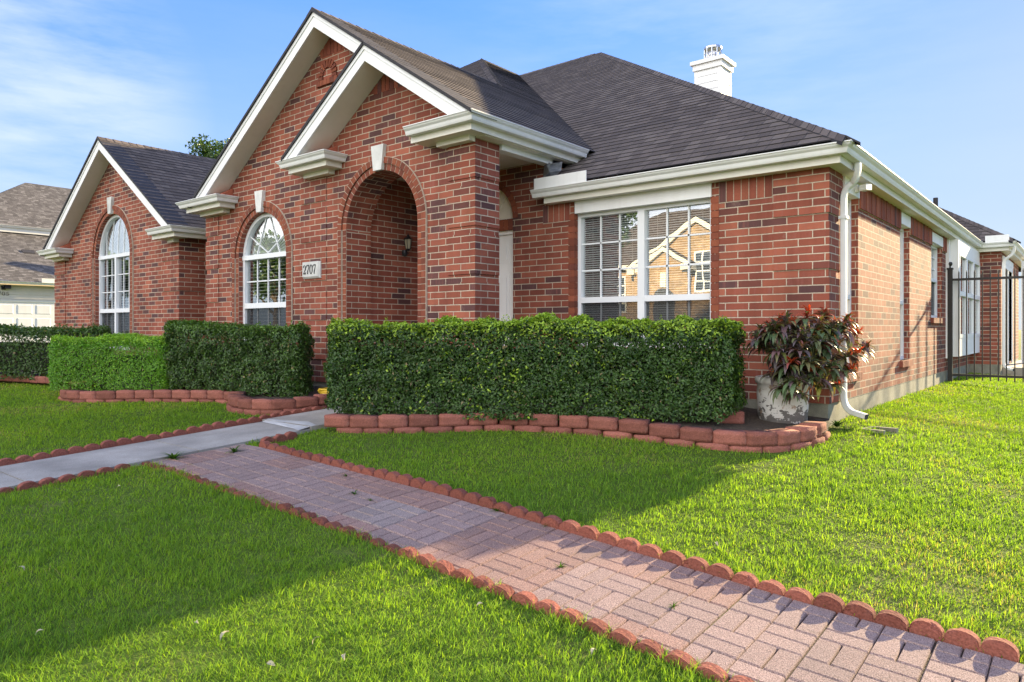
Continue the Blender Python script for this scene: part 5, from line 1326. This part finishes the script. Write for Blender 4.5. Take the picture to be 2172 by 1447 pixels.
mb = MB(); mb.box(NX, NX + .06, 4.45, 10.75, 1.05, 1.13); mb.build('door_head', CRM, ng)
mb = MB(); roof_plane(mb, [(NX + .35, 1.2, 1.84), (NX + .35, 14, 1.84), (-36.9, 14, 4.36), (-36.9, 1.2, 4.36)]); mb.build('roof', [NSH, EDGE], ng)
mb = MB(); roof_plane(mb, [(-36.4, 7.6, 4.5), (-36.4, 30, 4.5), (-40.5, 30, 7.15), (-40.5, 11.7, 7.15)]); roof_plane(mb, [(-44.6, 7.6, 4.5), (-36.4, 7.6, 4.5), (-40.5, 11.7, 7.15)]); mb.build('roof', [NSH, EDGE], ng)
mb = MB(); mb.sweep([(NX + .36, 1.2), (NX + .36, 14)], 1.84, GP); mb.build('gutter', CRM, ng); mb = MB(); mb.sweep([(-36.5, 7.6), (-36.5, 30)], 4.5, GP); mb.sweep([(-36.5, 7.6), (-36.5, 30)], 4.5, [(-.05, .02), (-.05, -.3), (0, -.3), (0, .02)]); mb.build('gutter', CRM, ng)
mb = MB(); mb.box(NX + .36, NX + .365, 10.0, 11.3, 1.80, 2.02); mb.build('splash_guard', CRM, ng)
mb = MB(); mb.hexa([(-35.2, 10.0, 3.1), (-34.9, 10.0, 2.9), (-34.9, 10.45, 2.9), (-35.2, 10.45, 3.1), (-35.1, 10.0, 3.35), (-34.9, 10.0, 3.22), (-34.9, 10.45, 3.22), (-35.1, 10.45, 3.35)]); mb.build('roof_vent', EDGE, ng)
mb = MB()
for k, ch in enumerate('2705'): digit(mb, ch, 0, 8.47 + k * .137, 1.30, .10, .135, .03)
mb.v = [(NX + .03 - y, x, z) for x, y, z in mb.v]; mb.build('house_number', plain_mat('bronze_digits', (.25, .2, .15), .5), ng)
mb = MB(); mb.box(NX + .02, NX + .06, 8.72, 8.86, 1.52, 1.66); mb.box(NX + .06, NX + .22, 8.80, 9.0, 1.56, 1.70); mb.build('wall_lantern', LAMPM, ng)
# gable of the neighbour's far wing
mb = MB(); mb.prism([(-33.1, 10.75, 1.95), (-33.1, 14.2, 4.2), (-33.1, 14.2, 1.95)], (-.3, 0, 0)); mb.build('gable_end', NW, ng)

# house across the street (seen mirrored in the wide window)
TB = brick_mat('tan_brick', reds=[(0, (.30, .19, .10)), (.4, (.40, .26, .14)), (1, (.50, .34, .19))], mcol=(.5, .42, .32)); OS = shingle_mat('brown_shingle', (.11, .078, .06), .3)
oh = thing('opposite_house', 'tan brick house with twin front gables across the street, mirrored in the wide window', 'house', (-17, -22, -1.1))
OY = -22.0
mb = MB(); mb.box(-27, -9, OY - 11, OY, -1.4, 3.7); mb.prism([(-20.6, OY + .5, -1.4), (-12.8, OY + .5, -1.4), (-12.8, OY + .5, 3.6), (-16.7, OY + .5, 6.0), (-20.6, OY + .5, 3.6)], (0, -.5, 0)); mb.prism([(-19.7, OY + 1.1, -1.4), (-17.1, OY + 1.1, -1.4), (-17.1, OY + 1.1, 3.5), (-18.4, OY + 1.1, 4.4), (-19.7, OY + 1.1, 3.5)], (0, -.62, 0)); mb.build('wall', TB, oh)
mb = MB(); roof_plane(mb, [(-27.5, OY + .4, 3.65), (-8.5, OY + .4, 3.65), (-14, OY - 5.5, 7.6), (-22, OY - 5.5, 7.6)]); roof_plane(mb, [(-27.5, OY - 11.5, 3.65), (-27.5, OY + .4, 3.65), (-22, OY - 5.5, 7.6)]); roof_plane(mb, [(-8.5, OY + .4, 3.65), (-8.5, OY - 11.5, 3.65), (-14, OY - 5.5, 7.6)])
for xa, hw, yy, za in ((-16.7, 4.2, OY + .8, 6.15), (-18.4, 1.6, OY + 1.4, 4.6)):
    for sg in (-1, 1): roof_plane(mb, [(xa + sg * hw, yy, za - hw * .62), (xa + sg * hw, OY - 3.5, za - hw * .62), (xa, OY - 3.5, za), (xa, yy, za)])
mb.build('roof', [OS, EDGE], oh)
for xa, hw, yy, za in ((-16.7, 4.2, OY + .8, 6.1), (-18.4, 1.6, OY + 1.4, 4.55)):
    mb = MB()
    for sg in (-1, 1): mb.prism([(xa + sg * hw, yy, za - hw * .62), (xa, yy, za), (xa, yy, za - .30), (xa + sg * hw, yy, za - hw * .62 - .30)], (0, -.2, 0)); mb.box(min(xa + sg * hw, xa + sg * (hw - .5)), max(xa + sg * hw, xa + sg * (hw - .5)), OY + .2, yy + .02, za - hw * .62 - .42, za - hw * .62 - .1)
    mb.build('rake_board', CRM, oh)
mb = MB(); mb.box(-27.5, -20.7, OY + .35, OY + .42, 3.4, 3.68); mb.build('fascia', CRM, oh)
for x0, x1, z0, z1, yy in ((-16.9, -15.4, 2.0, 4.2, OY + .53), (-22.6, -21.4, .9, 3.1, OY + .03), (-25.2, -24.0, .9, 3.1, OY + .03), (-15.6, -13.8, -.6, 1.2, OY + .53)):
    mb = MB(); mb.box(x0, x1, yy, yy + .05, z0, z1); f = mb.build('window', VIN, oh); mb = MB()
    for i in range(3):
        for j in range(4): mb.box(x0 + .1 + i * (x1 - x0 - .1) / 3, x0 + (i + 1) * (x1 - x0 - .1) / 3 + .02, yy + .05, yy + .055, z0 + .1 + j * (z1 - z0 - .1) / 4, z0 + (j + 1) * (z1 - z0 - .1) / 4 + .02)
    mb.build('pane', plain_mat('dark_glass', (.05, .06, .08), .1), f)
mb = MB(); mb.prism(front([(-19.05, -1.3), (-17.75, -1.3)] + arch_pts(-18.4, 1.6, .65, 12), OY + 1.09), (0, .03, 0)); e = mb.build('entry_arch', DARK, oh)
mb = MB(); mb.box(-18.55, -18.25, OY + 1.1, OY + 1.2, 2.3, 3.1); mb.build('keystone', CRM, oh)

# ================================================================== LIGHT, SKY, CAMERA
SUN = Vector((.165, 1.0, .3045)).normalized()
sun = bpy.data.lights.new('sun', 'SUN'); sun.energy = 4.2; sun.angle = R(.9); sun.color = (1, .80, .48)
so = bpy.data.objects.new('sun', sun); C.objects.link(so); so.rotation_euler = (-SUN).to_track_quat('-Z', 'Y').to_euler()
w = bpy.data.worlds.new('World'); sc.world = w; w.use_nodes = True; nt = w.node_tree
bg = nt.nodes['Background']
sky = nd(nt, 'ShaderNodeTexSky', None, sky_type='NISHITA', sun_disc=False, sun_elevation=math.asin(SUN.z), sun_rotation=math.atan2(SUN.x, SUN.y), air_density=1.0, dust_density=.6, ozone_density=3.0)
lum = nd(nt, 'ShaderNodeRGBToBW', {0: sky.outputs[0]}).outputs[0]
sc_ = mth(nt, 'DIVIDE', 1.0, mth(nt, 'ADD', .80, mth(nt, 'MULTIPLY', lum, .74)))       # evens out the glare around the sun
skc = nd(nt, 'ShaderNodeVectorMath', {0: sky.outputs[0]}, operation='SCALE'); nt.links.new(sc_, skc.inputs['Scale'])
skc = mixc(nt, 1.0, skc.outputs[0], (.57, .80, 1.22), 'MULTIPLY')
D = nd(nt, 'ShaderNodeTexCoord').outputs['Generated']; ds_ = nd(nt, 'ShaderNodeSeparateXYZ', {0: D}); dx_, dy_, dz_ = ds_.outputs
# thin wisps (left of the view) and an added bright cloud bank, out of view, lifting the shaded front
wn = noise(nt, 3.0, 7, nd(nt, 'ShaderNodeMapping', {0: D, 2: (R(-10), R(-16), R(20)), 3: (1.0, 1.0, 5.0)}).outputs[0], .6)
def toward(v, a, b):
    dt = nd(nt, 'ShaderNodeVectorMath', {0: D, 1: Vector(v).normalized()}, operation='DOT_PRODUCT').outputs['Value']
    return ramp(nt, dt, [(a, 0.), (b, 1.)])
reg = mth(nt, 'MAXIMUM', toward((-.925, .27, .25), .981, .998), mth(nt, 'MULTIPLY', toward((-.38, .86, .42), .95, .995), .35))
wf = mth(nt, 'MULTIPLY', ramp(nt, wn, [(.38, 0.), (.62, .85)]), mth(nt, 'ADD', mth(nt, 'MULTIPLY', reg, .68), .06))
skc = mixc(nt, wf, skc, (1.45, 1.6, 1.85))
hz_ = nd(nt, 'ShaderNodeMapRange', {0: dz_, 1: .42, 2: .0, 3: 0., 4: .62}).outputs[0]
skc = mixc(nt, hz_, skc, (1.30, 1.50, 1.80))
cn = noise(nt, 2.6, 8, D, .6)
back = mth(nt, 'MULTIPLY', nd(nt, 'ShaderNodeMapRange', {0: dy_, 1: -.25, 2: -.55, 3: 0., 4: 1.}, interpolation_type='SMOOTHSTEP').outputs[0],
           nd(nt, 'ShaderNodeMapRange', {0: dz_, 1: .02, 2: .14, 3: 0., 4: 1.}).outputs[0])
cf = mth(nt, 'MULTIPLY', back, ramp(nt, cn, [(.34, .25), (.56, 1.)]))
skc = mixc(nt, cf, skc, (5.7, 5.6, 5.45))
bg.inputs[1].default_value = .15
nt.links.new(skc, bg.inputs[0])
cam = bpy.data.cameras.new('camera'); co = bpy.data.objects.new('camera', cam); C.objects.link(co)
cam.sensor_width = 36; cam.lens = 36 * FPX / 2172; cam.shift_y = -26.5 / 2172; cam.clip_start = .05; cam.clip_end = 2000
co.location = (0, 0, 0); co.rotation_euler = (R(90), 0, TH); sc.camera = co
sc.view_settings.view_transform = 'Standard'; sc.view_settings.look = 'None'; sc.view_settings.exposure = 2.12; sc.view_settings.gamma = 1
sc.view_settings.use_curve_mapping = False
sc.cycles.max_bounces = 6; sc.cycles.transparent_max_bounces = 12
